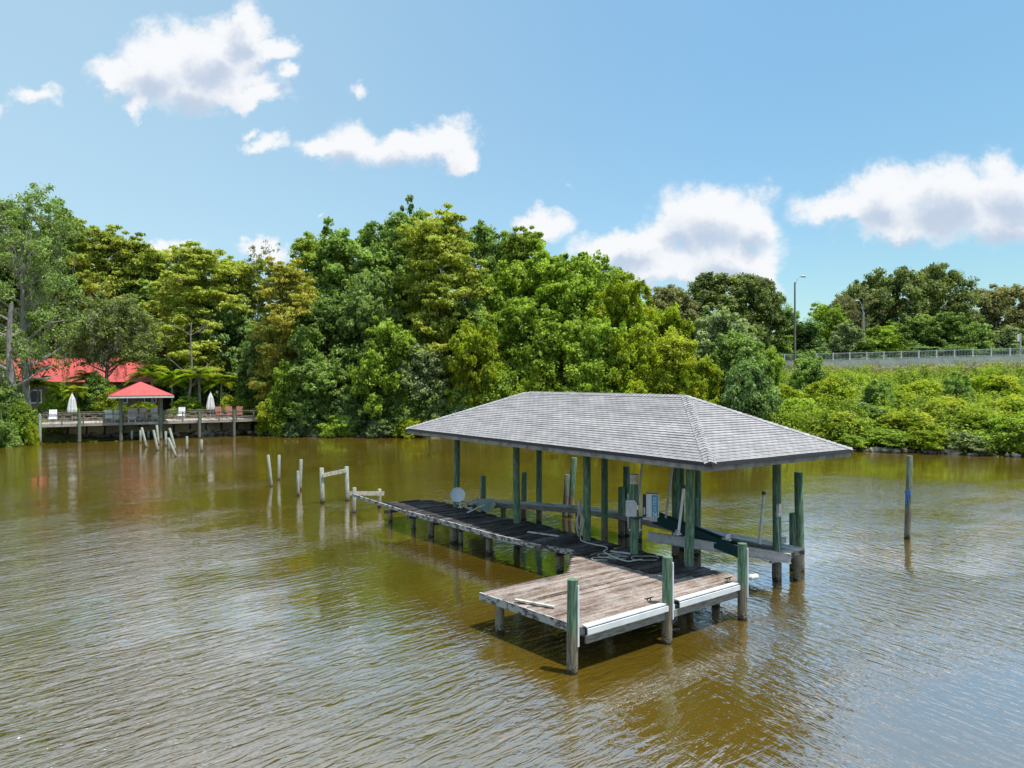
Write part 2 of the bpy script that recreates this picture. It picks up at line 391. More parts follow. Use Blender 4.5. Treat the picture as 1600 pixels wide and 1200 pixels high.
def make_water():
    m, nt, out = newmat('river water'); g = G(nt); p = g.pos()
    rp = g.mapping(p, (1, 1, 1), (0, 0, math.radians(-42)))
    # patches of ruffled and calm water
    patch = g.smooth(g.noise(g.mapping(rp, (.5, 1, 1)), .10, 3, .55), .40, .62)
    dv = g.vmath('LENGTH', g.vmath('MULTIPLY', g.vmath('SUBTRACT', p, (1.2, 23.5, 0)).outputs[0], (1 / 13., 1 / 13., 0)).outputs[0])
    lee = g.smooth(dv.outputs['Value'], .45, 1.25)
    far = g.n('SeparateXYZ'); g.l(p, far.inputs[0])
    farf = g.smooth(far.outputs[1], 48, 13)
    amp = g.math('MULTIPLY', g.math('ADD', .22, g.math('MULTIPLY', patch, .95)), g.math('ADD', .35, g.math('MULTIPLY', lee, .65)))
    amp = g.math('MULTIPLY', amp, g.math('ADD', .24, g.math('MULTIPLY', farf, .76)))
    warp = g.vmath('MULTIPLY_ADD', g.n('TexNoise', i_Scale=.35).outputs['Color'], (1.6, 1.6, 0), rp).outputs[0]
    r1 = g.noise(g.mapping(warp, (.42, 1.5, 1)), 3.6, 3, .55, .5)
    warpb = g.mapping(g.vmath('MULTIPLY_ADD', g.n('TexNoise', i_Scale=.3).outputs['Color'], (1.5, 1.5, 0), p).outputs[0], (1, 1, 1), (0, 0, math.radians(60)))
    r1b = g.noise(g.mapping(warpb, (.42, 1.5, 1)), 3.3, 3, .55, .4)
    side = g.smooth(g.math('ADD', far.outputs[0], g.math('MULTIPLY', g.math('SUBTRACT', g.noise(p, .2, 2), .5), 9)), 1.0, 6.0)
    r1 = g.math('ADD', g.math('MULTIPLY', r1, g.math('SUBTRACT', 1.0, side)), g.math('MULTIPLY', r1b, side))
    r2 = g.noise(g.mapping(warp, (.5, 1.2, 1)), .85, 3, .5, .3)
    r3 = g.noise(g.mapping(g.mapping(p, (1, 1, 1), (0, 0, math.radians(8))), (.35, 1, 1)), .33, 2, .5)
    h = g.math('ADD', g.math('MULTIPLY', r1, .100), g.math('MULTIPLY', r2, .085))
    h = g.math('MULTIPLY', h, amp)
    h = g.math('ADD', h, g.math('MULTIPLY', r3, .022))
    nb = g.n('Bump'); g.l(h, nb.inputs['Height']); nb.inputs['Strength'].default_value = 1; nb.inputs['Distance'].default_value = 1.0
    mud = g.noise(p, .12, 4, .6)
    c = g.ramp(mud, [(.3, (.124, .084, .008)), (.7, (.174, .112, .012))])
    d = g.n('BsdfDiffuse'); g.l(c, d.inputs[0]); gl = g.n('BsdfGlossy', i_Roughness=.03); gl.inputs['Color'].default_value = (1, .96, 1, 1)
    g.l(nb.outputs[0], gl.inputs['Normal'])
    fr = g.n('Fresnel', i_IOR=1.45); g.l(nb.outputs[0], fr.inputs['Normal'])
    fac = g.math('MINIMUM', g.math('MULTIPLY_ADD', fr.outputs[0], 2.0, .30), .76)
    mx = g.n('MixShader'); g.l(fac, mx.inputs[0]); g.l(d.outputs[0], mx.inputs[1]); g.l(gl.outputs[0], mx.inputs[2]); g.l(mx.outputs[0], out.inputs[0])
    mb = MB(); W = 4500
    mb.add([(-W, -W, 0), (W, -W, 0), (W, W, 0), (-W, W, 0)], [(0, 1, 2, 3)])
    o = mb.build('water', m); tag(o, kind='structure')
make_water()

# ================================================================ SKY, SUN, CAMERA
SUN = Vector((.29, -.13, 1.0)).normalized()
def make_world():
    w = bpy.data.worlds.new('World'); S.world = w; w.use_nodes = True; nt = w.node_tree
    for n in list(nt.nodes): nt.nodes.remove(n)
    g = G(nt); out = g.n('OutputWorld'); bg = g.n('Background'); g.l(bg.outputs[0], out.inputs[0])
    sky = g.n('TexSky', sky_type='NISHITA'); sky.sun_disc = False
    sky.sun_elevation = math.asin(SUN.z); sky.sun_rotation = math.atan2(SUN.x, SUN.y)
    sky.air_density = 1.0; sky.dust_density = .6; sky.ozone_density = 2.2
    tc = g.n('TexCoord'); sep = g.n('SeparateXYZ'); g.l(tc.outputs['Generated'], sep.inputs[0])
    ay = g.math('ADD', g.math('ABSOLUTE', sep.outputs[1]), .03)
    cmb = g.n('CombineXYZ'); g.l(g.math('DIVIDE', sep.outputs[0], ay), cmb.inputs[0]); g.l(g.math('DIVIDE', sep.outputs[2], ay), cmb.inputs[1])
    P = cmb.outputs[0]
    def nz(v, s, d, r=.55):
        n = g.n('TexNoise'); n.inputs['Scale'].default_value = s; n.inputs['Detail'].default_value = d; n.inputs['Roughness'].default_value = r
        g.l(v, n.inputs['Vector']); return n.outputs['Color']
    def warp(v):
        a = g.vmath('MULTIPLY_ADD', nz(v, 6, 2), (.11, .08, 0), v).outputs[0]
        a = g.vmath('MULTIPLY_ADD', nz(v, 22, 4, .62), (.06, .055, 0), a).outputs[0]
        return g.vmath('SUBTRACT', a, (.085, .0675, 0)).outputs[0]
    E = [ # cx, cy, rx, ry of cumulus lumps (direction on the sky)
     (395, 55, 38, 45), (350, 95, 75, 45), (270, 115, 75, 42), (215, 130, 55, 20), (330, 140, 105, 38), (430, 85, 40, 22), (455, 125, 22, 14), (235, 160, 16, 26), (390, 160, 60, 18),
     (80, 163, 44, 20, .72), (25, 187, 46, 19, .68), (430, 236, 38, 19, .72), (410, 212, 19, 15, .5), (582, 150, 28, 22, .5),
     (560, 235, 62, 32), (630, 238, 60, 30), (690, 240, 52, 28), (510, 238, 42, 18), (720, 262, 30, 18),
     (850, 358, 48, 24), (1110, 345, 95, 52), (1060, 360, 60, 40), (1170, 350, 45, 40), (980, 395, 80, 28), (1120, 405, 95, 32), (1050, 430, 120, 28), (1180, 425, 30, 32),
     (1360, 325, 80, 48), (1300, 340, 55, 28), (1460, 325, 90, 55), (1560, 310, 90, 55), (1400, 365, 110, 26), (1550, 350, 120, 40), (1700, 330, 120, 50),
     (875, 294, 44, 14, .22), (505, 356, 12, 8, .4), (265, 395, 40, 12), (420, 400, 40, 14), 
     (-200, 150, 120, 60), (150, -260, 260, 110), (520, -120, 150, 50), (900, -420, 320, 140), (1350, -200, 260, 90), (1750, -80, 160, 70), (-250, -300, 200, 120), (500, -800, 500, 220), (1500, -900, 600, 260)]
    def dens(v):
        acc = None
        for cx, cy, rx, ry, *st in E:
            X = (cx - 800) / F; Y = (HOR - cy) / F; ix = F / (rx * 1.22); iy = F / (ry * 1.28)
            ln = g.vmath('LENGTH', g.vmath('MULTIPLY_ADD', v, (ix, iy, 0), (-X * ix, -Y * iy, 0)).outputs[0]).outputs['Value']
            if st: ln = g.math('ADD', ln, 1 - st[0])
            acc = ln if acc is None else g.math('SMOOTH_MIN', acc, ln, .15)
        return g.math('SUBTRACT', 1.0, acc)
    v1 = warp(P); d1 = dens(v1)
    fine = g.noise(P, 26, 5, .65)
    d1n = g.math('ADD', d1, g.math('MULTIPLY', g.math('SUBTRACT', fine, .5), .95))
    alpha = g.math('MULTIPLY', g.smooth(d1n, -.06, .52), .97)
    d2 = dens(g.vmath('ADD', v1, (.010, .030, 0)).outputs[0])
    thick = g.math('ADD', g.smooth(d2, .05, 1.1), g.math('MULTIPLY', g.math('SUBTRACT', fine, .5), .5))
    lit = g.mix(g.smooth(thick, .12, .95), (1.0, 1.0, 1.0), (.58, .67, .80))
    skyc = g.mix(1.0, sky.outputs[0], (.82, 1.04, .97), 'MULTIPLY')
    skyc = g.mix(1.0, skyc, g.ramp(sep.outputs[2], [(0.0, (.74, .66, .64)), (.22, (.88, .83, .82)), (.5, (1.03, 1.03, 1.0))]), 'MULTIPLY')
    hz = g.math('MULTIPLY', g.smooth(sep.outputs[0], .42, -.65), .50)
    skyc = g.mix(hz, skyc, (2.85, 3.75, 4.2))
    skyc = g.mix(g.math('MULTIPLY', g.smooth(sep.outputs[0], .2, .6), .5), skyc, g.mix(1.0, skyc, (.82, .86, .84), 'MULTIPLY'))
    cl = g.mix(1.0, lit, (4.35, 4.4, 4.5), 'MULTIPLY')
    up = g.smooth(sep.outputs[2], -.01, .02)
    col = g.mix(g.math('MULTIPLY', alpha, up), skyc, cl)
    g.l(col, bg.inputs['Color']); bg.inputs['Strength'].default_value = .15
    w.cycles.sampling_method = 'MANUAL'; w.cycles.sample_map_resolution = 512
make_world()
sl = bpy.data.lights.new('sun', 'SUN'); sl.energy = 3.9; sl.angle = math.radians(.5); sl.color = (1, .96, .90)
so = bpy.data.objects.new('sun', sl); COL.objects.link(so); so.rotation_euler = (-SUN).to_track_quat('-Z', 'Y').to_euler()
cam = bpy.data.cameras.new('camera'); cam.sensor_width = 36; cam.lens = 36 * F / 1600; cam.clip_end = 12000; cam.clip_start = .1
cam.shift_y = -(600 - HOR) / 1600
co = bpy.data.objects.new('camera', cam); COL.objects.link(co); co.location = (0, 0, CH); co.rotation_euler = (math.pi / 2, 0, 0); S.camera = co
S.view_settings.view_transform = 'Standard'; S.view_settings.look = 'None'; S.view_settings.exposure = .55; S.view_settings.gamma = 1
S.render.engine = 'CYCLES'
S.render.resolution_x = 1024; S.render.resolution_y = 768
try:
    S.cycles.max_bounces = 7; S.cycles.transparent_max_bounces = 8; S.cycles.diffuse_bounces = 3; S.cycles.glossy_bounces = 4
    S.cycles.caustics_reflective = False; S.cycles.caustics_refractive = False; S.cycles.sample_clamp_indirect = 6; S.cycles.sample_clamp_direct = 8
except Exception: pass

# ================================================================ BOATHOUSE
N_ = Vector((5.30, 18.45, 4.3)); R_ = Vector((10.95, 22.25, 4.3)); L_ = Vector((-4.87, 31.9, 4.3)); F_ = Vector((.75, 35.7, 4.3))
A_ = Vector((5.86, 23.27, 5.99)); B_ = Vector((.66, 30.2, 6.0))
bh = empty('boathouse', (3, 26.5, 0), 'open boathouse with a grey shingled hip roof on tall green posts beside the dock', 'boathouse')
def roof_plane(mb, uvs, e0, e1, t1, t0, n):
    """e0->e1 eave, t0 above e0, t1 above e1; adds shingle courses as overlapping strips"""
    e0, e1, t0, t1 = map(Vector, (e0, e1, t0, t1))
    nrm = (e1 - e0).cross(t0 - e0).normalized()
    ax = (e1 - e0).normalized(); sl_ = (t0 - e0); sl_ = (sl_ - ax * sl_.dot(ax)); slen = sl_.length; sdir = sl_.normalized()
    def uv(p): return ((p - e0).dot(ax), (p - e0).dot(sdir) + .0725)
    for k in range(n):
        a, b = k / n, (k + 1) / n
        p0 = e0.lerp(t0, a); p1 = e1.lerp(t1, a); p2 = e1.lerp(t1, b); p3 = e0.lerp(t0, b)
        lift = nrm * .016; segs = max(1, int((p1 - p0).length / 1.1)); row = []
        for q in range(segs + 1):
            wob = nrm * (.004 * math.sin(q * 2.1 + k * 1.7)) if 0 < q < segs else Vector()
            row.append((p0.lerp(p1, q / segs) + lift + wob, p3.lerp(p2, q / segs)))
        for q in range(segs):
            a0, b0 = row[q]; a1, b1 = row[q + 1]
            o = len(mb.v); mb.v += [tuple(a0), tuple(a1), tuple(b1), tuple(b0)]; mb.f.append((o, o + 1, o + 2, o + 3))
            uvs += [uv(a0), uv(a1), uv(b1), uv(b0)]
            c0 = a0 - nrm * .02; c1 = a1 - nrm * .02
            o = len(mb.v); mb.v += [tuple(c0), tuple(c1), tuple(a1), tuple(a0)]; mb.f.append((o, o + 1, o + 2, o + 3))
            uvs += [(0, 0)] * 4
mb = MB(); uvs = []
NC = 27
roof_plane(mb, uvs, L_, N_, A_, B_, NC)
roof_plane(mb, uvs, N_, R_, A_, A_, NC)
roof_plane(mb, uvs, R_, F_, B_, A_, NC)
roof_plane(mb, uvs, F_, L_, B_, B_, NC)
roof = mb.build('roof', M['shingle'], bh)
uvl = roof.data.uv_layers.new(name='UVMap'); uvl.data.foreach_set('uv', np.array(uvs, np.float32).ravel())
# hip and ridge caps
mb = MB(); uvs = []
def caps(a, b, n1, n2, step=.17, w=.17):
    a = Vector(a); b = Vector(b); d = (b - a).normalized(); n = int((b - a).length / step)
    s1 = (n1 - d * n1.dot(d)).normalized(); s2 = (n2 - d * n2.dot(d)).normalized()
    s1 = s1; s2 = s2
    for k in range(n):
        p = a + d * step * k; q = p + d * step * 1.25
        up = Vector((0, 0, 1)) * .035; up2 = Vector((0, 0, 1)) * .018
        vs = [p + s1 * w + up * .9, p + up * 1.5, p + s2 * w + up * .9, q + s1 * w + up2, q + up2 * 1.4, q + s2 * w + up2]
        o = len(mb.v); mb.v += [tuple(v) for v in vs]
        mb.f += [(o, o + 1, o + 4, o + 3), (o + 1, o + 2, o + 5, o + 4)]
        r = random.random() * 40; uvs.extend([(r, .02), (r + .15, .02), (r + .15, .12), (r, .12)] * 2)
        vs2 = [p + s1 * w - up * .2, p, p + s2 * w - up * .2]; o2 = len(mb.v); mb.v += [tuple(v) for v in vs2]
        mb.f += [(o2, o2 + 1, o + 1, o), (o2 + 1, o2 + 2, o + 2, o + 1)]; uvs.extend([(0, 0)] * 8)
def downdir(e0, e1, t):   # direction down the slope of a plane
    nrm = (Vector(e1) - Vector(e0)).cross(Vector(t) - Vector(e0)).normalized()
    if nrm.z < 0: nrm = -nrm
    return (Vector((nrm.x, nrm.y, 0)) * 1 - Vector((0, 0, 1)) * (nrm.x ** 2 + nrm.y ** 2) / nrm.z).normalized()
dF = downdir(L_, N_, A_); dR = downdir(N_, R_, A_); dB = downdir(R_, F_, B_); dL = downdir(F_, L_, B_)
caps(N_, A_, dF, dR); caps(R_, A_, dR, dB); caps(L_, B_, dF, dL); caps(F_, B_, dB, dL); caps(A_, B_, dF, dB)
o = mb.build('ridge_cap', M['shingle'], roof); uvl = o.data.uv_layers.new(name='UVMap'); uvl.data.foreach_set('uv', np.array(uvs, np.float32).ravel())
o.location = (0, 0, 0)
# underside + edges
mb = MB(); cs = [N_, R_, F_, L_]
lo = [c + Vector((0, 0, -.03)) for c in cs]; tt = [A_ - Vector((0, 0, .08)), B_ - Vector((0, 0, .08))]
mb.add(lo + tt, [(3, 0, 4, 5)[::-1], (0, 1, 4)[::-1], (1, 2, 5, 4)[::-1], (2, 3, 5)[::-1]]).build('roof_deck', M['darkwood'], bh)
cen = (N_ + R_ + F_ + L_) / 4
mbf = MB(); mbd = MB()
for a, b in ((N_, R_), (R_, F_), (F_, L_), (L_, N_)):
    ain = a + (cen - a).normalized() * .06; bin_ = b + (cen - b).normalized() * .06
    mbf.beam(ain - Vector((0, 0, .16)), bin_ - Vector((0, 0, .16)), .045, .15)
    ao = a + (a - cen).normalized() * .035; bo = b + (b - cen).normalized() * .035
    mbd.beam(ao - Vector((0, 0, .045)), bo - Vector((0, 0, .045)), .05, .085)
mbf.build('fascia', M['fascia'], bh); mbd.build('drip_edge', M['drip'], bh)
near_row = [(5.3, 20.7), (2.6, 24.0), (.2, 27.0), (-2.45, 30.4)]
far_row = [(8.67, 22.6), (6.05, 25.6), (3.7, 27.6), (1.24, 31.6)]
for i, (x, y) in enumerate(near_row + far_row):
    r = .135; lean = random.uniform(-.03, .03)
    mb = MB().tube([(x + lean * .3, y, -1.5), (x, y, .8), (x - lean, y, 2.5), (x - lean * 1.3, y, 4.25)], [r * 1.03, r, r, r * .96], 16, jit=.03)
    p = mb.build('post', M['pile'], bh, smooth=True)
mb = MB()
for row in (near_row, far_row):
    a = Vector((*row[0], 4.1)); b = Vector((*row[-1], 4.1)); d = (b - a).normalized(); mb.beam(a - d * 1.2, b + d * 1.0, .09, .24)
for t in np.linspace(0, 1, 12):
    a = Vector((*near_row[0], 4.26)).lerp(Vector((*near_row[-1], 4.26)), t); b = Vector((*far_row[0], 4.26)).lerp(Vector((*far_row[-1], 4.26)), t)
    mb.beam(a, b, .04, .09)
mb.build('roof_beam', M['greywood'], bh)

# ================================================================ DOCK
dk = empty('dock', (1.5, 20, 0), 'weathered timber dock with a reddish square platform and a long shade-painted sagging walkway', 'dock')
VA = math.radians(35.0); v2 = Vector((math.cos(VA), math.sin(VA))); u2 = Vector((-v2.y, v2.x))
def clip_line(poly, c, d):
    """interval of line c+t*d inside polygon"""
    ts = []
    n = Vector((-d.y, d.x))
    for i in range(len(poly)):
        a = poly[i]; b = poly[(i + 1) % len(poly)]
        da = (a - c).dot(n); db = (b - c).dot(n)
        if (da < 0) != (db < 0):
            q = a.lerp(b, da / (da - db)); ts.append((q - c).dot(d))
    ts.sort(); return [(ts[i], ts[i + 1]) for i in range(0, len(ts) - 1, 2)]
def planks(poly, ang, w, gap, zf, th, name, mat, rag=.03, missing=0, seed=1, zjit=.006):
    rnd = random.Random(seed)
    poly = [Vector(p) for p in poly]; d = Vector(hyp(ang)); n = Vector((-d.y, d.x))
    lo = min(p.dot(n) for p in poly); hi = max(p.dot(n) for p in poly); mb = MB(); s = lo + w / 2
    while s < hi:
        for t0, t1 in clip_line(poly, n * s, d):
            if t1 - t0 < .15 or rnd.random() < missing: continue
            t0 -= rnd.uniform(-rag * .4, rag); t1 += rnd.uniform(-rag * .4, rag); dz = rnd.uniform(-zjit, zjit)
            seg = max(1, int((t1 - t0) / 1.2)); o = len(mb.v); hw = w / 2 * rnd.uniform(.985, 1.01)
            skew = rnd.uniform(-.0012, .0012)
            for q in range(seg + 1):
                t = t0 + (t1 - t0) * q / seg
                for side in (-1, 1):
                    p = d * t + n * (s + side * hw + skew * t)
                    z = zf(p.x, p.y) + dz + side * dz * .6
                    mb.v.append((p.x, p.y, z)); mb.v.append((p.x, p.y, z - th))
            for q in range(seg):
                a = o + q * 4; b = a + 4
                mb.f += [(a, b, b + 2, a + 2), (a + 1, a + 3, b + 3, b + 1), (a, a + 1, b + 1, b), (a + 2, b + 2, b + 3, a + 3)]
            mb.f += [(o, o + 2, o + 3, o + 1)]; e = o + seg * 4; mb.f += [(e, e + 1, e + 3, e + 2)]
        s += w + gap
    return mb.build(name, mat, dk)
P0 = Vector((-.87, 18.2)); P1 = Vector((1.62, 15.52)); P2 = Vector((6.38, 19.05)); P3 = Vector((6.22, 19.85))
Bc = Vector((1.62, 20.0)); Cc = Vector((1.95, 21.9))
# edge of the dark planks, shaped to the roof's cast shadow on the platform
J0 = Vector((1.97, 22.0)); J1 = Vector((4.5, 19.25)); J2 = Vector((6.1, 19.83))
zplat = lambda x, y: .97 - .012 * max(0, 3 - x)
planks([P0, P1, P2, P3, J2, J1, J0, Bc], 35.0, .144, .002, zplat, .035, 'platform_decking', M['deck'], seed=3)
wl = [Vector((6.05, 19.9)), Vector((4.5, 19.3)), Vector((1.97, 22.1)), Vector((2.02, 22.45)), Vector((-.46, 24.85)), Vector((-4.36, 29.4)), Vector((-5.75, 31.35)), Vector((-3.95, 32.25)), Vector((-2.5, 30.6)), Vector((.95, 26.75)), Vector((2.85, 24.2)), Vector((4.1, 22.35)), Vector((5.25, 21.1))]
def zwalk(x, y):
    return .985 - .05 * math.exp(-((x + .5) ** 2) / 5) + .02 * math.sin(x * 1.9)
planks(wl, 38.5, .147, .003, zwalk, .035, 'walkway_decking', M['walk'], rag=.09, missing=.015, seed=9, zjit=.014)  # walkway plus a strip of platform, coloured dark as the roof's shade
# stringers / fascia
zz = .905
def L2(a, b, z0, z1, w, h, name, mat, segs=1):
    mb = MB(); mb.beam((a[0], a[1], z0), (b[0], b[1], z1), w, h); return mb.build(name, mat, dk)
nin = -u2 * 0
L2(P0 + (P1 - P0) * .01, P1, .845, .855, .05, .19, 'side_fascia', M['peel'])
front_a = P1 + Vector((.05, .0)); front_b = P2
mbp = MB()
dfr = (P2 - P1).normalized(); nfr = Vector((dfr.y, -dfr.x))
for a, b in ((-.02, 2.90), (3.10, 5.90)):
    p = P1 + dfr * a; q = P1 + dfr * b
    mbp.beam((p.x + nfr.x * .03, p.y + nfr.y * .03, 1.0), (q.x + nfr.x * .03, q.y + nfr.y * .03, 1.0), .15, .03)
    mbp.beam((p.x + nfr.x * .13, p.y + nfr.y * .13, .90), (q.x + nfr.x * .13, q.y + nfr.y * .13, .90), .03, .13)
    mbp.build('rub_rail', M['pvc'], dk); mbp = MB()
L2(P1 + nfr * .05, P2 + nfr * .05, .70, .70, .06, .17, 'front_beam', M['greywood'])
L2(P0 + dfr * .1, Bc, .85, .85, .05, .18, 'back_fascia', M['darkwood'])
L2(Bc, Cc, .80, .80, .05, .28, 'inner_fascia', M['darkwood'])
L2(P2, P3, .85, .85, .05, .18, 'end_fascia', M['greywood'])
pts = [(2.02, 22.40), (.8, 23.62), (-.5, 24.8), (-2.4, 27.05), (-4.4, 29.35), (-5.9, 31.3), (-7.75, 33.6)]
zs = [.93, .86, .88, .885, .89, .9, .95]
for i in range(len(pts) - 1):
    mb = MB(); mb.beam((*pts[i], zs[i]), (*pts[i + 1], zs[i + 1]), .07, .17 if i < 4 else .13)
    mb.build('side_stringer', M['peel2'] if i in (0,) else M['peel'], dk)
mb = MB()   # joists and caps below
for k in range(7):
    a = P0.lerp(P1, .06 + k * .15); b = Bc.lerp(P2, .06 + k * .15)
for t in (.12, .5, .88):
    a = P0.lerp(P1, t) + v2 * .15; b = a + v2 * 5.2; mb.beam((a.x, a.y, .83), (b.x, b.y, .83), .05, .17)
mb.beam((P0.x + .5, P0.y - .28, .66), (P0.x + .5 + v2.x * 5.3, P0.y - .28 + v2.y * 5.3, .66), .12, .17)
for t in np.linspace(.04, .96, 9):
    a = Vector((5.2, 20.9)).lerp(Vector((-5.0, 31.6)), t); mb.beam((a.x, a.y, .74), (a.x - 1.0, a.y - .83, .74), .09, .15)
mb.beam((5.0, 20.9, .86), (-3.9, 31.7, .86), .06, .17)
mb.build('joist', M['darkwood'], dk)
def dpile(x, y, ztop, r, name='piling', mat='underpile', parent=None, top=None):
    t = top or (x, y); return MB().tube([(x, y, -1.5), ((x + t[0]) / 2, (y + t[1]) / 2, ztop * .4), (t[0], t[1], ztop)], [r * 1.05, r, r * .97], 14, jit=.04).build(name, M[mat], parent or dk, smooth=True)
for px, py, r, zt in ((781, 989, .12, .72), (764, 866, .12, .80), (674, 838, .125, .82), (709, 848, .17, .82), (875, 893, .13, .80), (646, 826, .10, .82), (610, 815, .10, .85), (720, 850, .09, .8)):
    p = at(px, py); dpile(p.x, p.y, zt, r)
for x, y in ((4.8, 19.5), (3.2, 20.6), (5.9, 20.0), (1.0, 19.0), (2.5, 17.9)): dpile(x, y, .7, .12)
# front mooring posts with white strips
for px, ty, by, bx, r in ((895, 905, 1052, 894, .128), (1043, 870, 1005, 1042, .128), (1160, 849, 968, 1160, .128)):
    b = at(bx, by); Y = b.y; t = atY(px, ty, Y)
    p = MB().tube([(b.x, b.y, -1.5), (b.x, b.y, 0), ((b.x + t.x) / 2, Y, t.z / 2), (t.x, Y, t.z)], [r * 1.03, r, r, r * .96], 18, jit=.025).build('mooring_post', M['pile'], dk, smooth=True)
    dirv = (Vector((Y * 0 + .8, -.6, 0))).normalized()
    c = Vector((t.x, Y, 0)) + dirv * (r + .012)
    mb = MB().beam((c.x, c.y, .62), (c.x, c.y, t.z - .12), .05, .03, up=dirv)
    w = mb.build('guard_strip', M['pvc'], dk)
# cleats
def cleat(p, rz):
    mb = MB(); R = Matrix.Rotation(rz, 3, 'Z')
    for sx in (-.05, .05):
        q = R @ Vector((sx, 0, 0)); mb.tube([p + q, p + q + Vector((0, 0, .05))], .014, 8)
    a = R @ Vector((-.16, 0, .065)); b = R @ Vector((-.06, 0, .055)); c = R @ Vector((.06, 0, .055)); d = R @ Vector((.16, 0, .065))
    mb.tube([p + a, p + b, p + c, p + d], [.012, .018, .018, .012], 8); return mb.build('cleat', M['black'], dk, smooth=True)
cleat(at(1014, 938, .985), VA); cleat(at(1138, 906, .985), VA)
# catwalk on the far side of the slip
cat = empty('catwalk', (4.7, 29, 0), 'narrow bleached grey catwalk curving along the far side of the boat slip', 'catwalk')
cp = [Vector((-1.9, 31.2)), Vector((-.88, 31.7)), Vector((1.0, 31.15)), Vector((2.9, 30.3)), Vector((4.7, 28.85)), Vector((7.1, 25.6)), Vector((9.45, 22.7))]
mb = MB(); mbs = MB(); rnd = random.Random(4)
for i in range(len(cp) - 1):
    a, b = cp[i], cp[i + 1]; d = (b - a).normalized(); n = Vector((-d.y, d.x))
    for k, off in enumerate((-.22, -.075, .075, .22)):
        dz = rnd.uniform(-.012, .012)
        mb.beam((a.x + n.x * off - d.x * .02, a.y + n.y * off - d.y * .02, .96 + dz), (b.x + n.x * off, b.y + n.y * off, .96 - dz), .138, .04)
    for off in (-.30, .30): mbs.beam((a.x + n.x * off, a.y + n.y * off, .84), (b.x + n.x * off, b.y + n.y * off, .84), .045, .19)
mb.build('plank', M['catwalk'], cat); mbs.build('stringer', M['greywood'], cat)
for x, y in ((-.4, 31.5), (2.9, 30.4), (5.2, 28.2), (8.9, 23.35), (9.3, 22.55), (6.9, 25.9)):
    MB().tube([(x, y, -1.5), (x, y, .78)], .115, 12, jit=.04).build('piling', M['underpile'], cat, smooth=True)
mb = MB(); mb.beam((8.3, 22.1, .93), (9.6, 23.0, .93), .30, .05); mb.beam((8.3, 22.2, .74), (9.55, 23.05, .74), .1, .2); mb.beam((8.9, 23.2, 1.1), (9.3, 23.5, 1.1), .06, .2)
mb.build('end_beam', M['bleached'], cat)

# ---------------------------------------------------------------- lone pilings in the water
def pile_thing(tx, ty, bx, by, r, label, mat='pile', group='pilings standing in the water', Yb=None):
    b = at(bx, by) if Yb is None else Vector(((bx - 800) / F * Yb, Yb, 0)); Y = b.y; t = atY(tx, ty, Y)
    dx = (t.x - b.x) / max(.2, t.z)
    mb = MB().tube([(b.x - dx * 1.5, Y, -1.5), (b.x, Y, 0), ((b.x + t.x) / 2, Y, t.z * .5), (t.x, Y, t.z - .02), (t.x, Y, t.z)], [r * 1.05, r * 1.02, r, r * .96, r * .88], 16, jit=.04)
    o = mb.build('piling', M[mat], smooth=True, loc=(b.x, Y, 0)); tag(o, label, 'piling', group); return o
pile_thing(1247.5, 738, 1250, 893, .145, 'tallest green piling just outside the right end of the catwalk')
pile_thing(1240, 802, 1241, 892, .15, 'short green piling with a flat top at the right end of the catwalk')
pl = pile_thing(1421.5, 712, 1417.5, 842, .115, 'lone tall piling in open water on the right with blue rope tied round it', 'pile_grey')
pile_thing(755, 743, 755, 801, .14, 'green piling standing behind the white dish and the green panel')
pile_thing(819, 738, 818, 812, .13, 'green piling rising just right of the second roof post')
pile_thing(887, 741, 883, 808, .15, 'shorter of the two leaning pilings in the middle of the slip', 'pile_grey')
pile_thing(897, 715, 890, 808, .15, 'taller of the two leaning pilings in the middle of the slip')
pile_thing(979, 729, 979, 836, .15, 'taller of the two pilings behind the grey control box')
pile_thing(971, 761, 971, 838, .14, 'shorter of the two pilings behind the grey control box')
pile_thing(1091, 715, 1090, 862, .12, 'slim tall piling half hidden behind the nearest roof post', 'pile')
pile_thing(1086, 777, 1087, 864, .12, 'short flat topped piling half hidden behind the nearest roof post')
pile_thing(1065, 715, 1065, 858, .11, 'slim tall green piling between the white guide poles')
gl = 'row of broken pilings left of the dock'
pile_thing(419, 711, 424, 760, .095, 'pale leaning piling, leftmost of the broken row near the dock', 'pile_pale', gl)
pile_thing(436, 711, 435.5, 750, .10, 'pale upright piling, second from the left in the broken row', 'pile_pale', gl)
pile_thing(470.5, 718, 468.5, 766, .10, 'taller pale piling of the touching pair in the broken row', 'pile_pale', gl)
pile_thing(465.5, 736, 466, 775, .085, 'shorter piling of the touching pair in the broken row', 'pile_pale', gl)
# framed pairs
def frame_pair(a, b, bar, label, r=.12):
    r0 = at(a[2], a[3]); rt = empty('linked_pilings', r0, label, 'linked pilings')
    for tx, ty, bx, by in (a, b):
        p = at(bx, by); t = atY(tx, ty, p.y)
        MB().tube([(p.x, p.y, -1.5), (p.x, p.y, 0), (t.x, p.y, t.z - .02), (t.x, p.y, t.z)], [r, r, r * .95, r * .85], 14, jit=.05).build('post', M['pile_pale'], rt, smooth=True)
    p = at(a[2], a[3]); q = at(b[2], b[3])
    (x0, y0), (x1, y1) = bar
    A = atY(x0, y0, p.y - r - .04); B = atY(x1, y1, q.y - r - .04)
    MB().beam(A, B, .05, .2).build('crossbeam', M['bleached'], rt)
frame_pair((502.5, 731, 504, 786), (541.5, 729, 543, 782), ((504, 743), (541, 735)), 'pair of tall pale pilings joined by a crossbeam near their tops')
frame_pair((554, 762, 553, 801), (593, 764, 593, 793), ((546, 771), (600, 771)), 'pair of short pale pilings joined by a crossbeam at the outer end of the dock', .10)
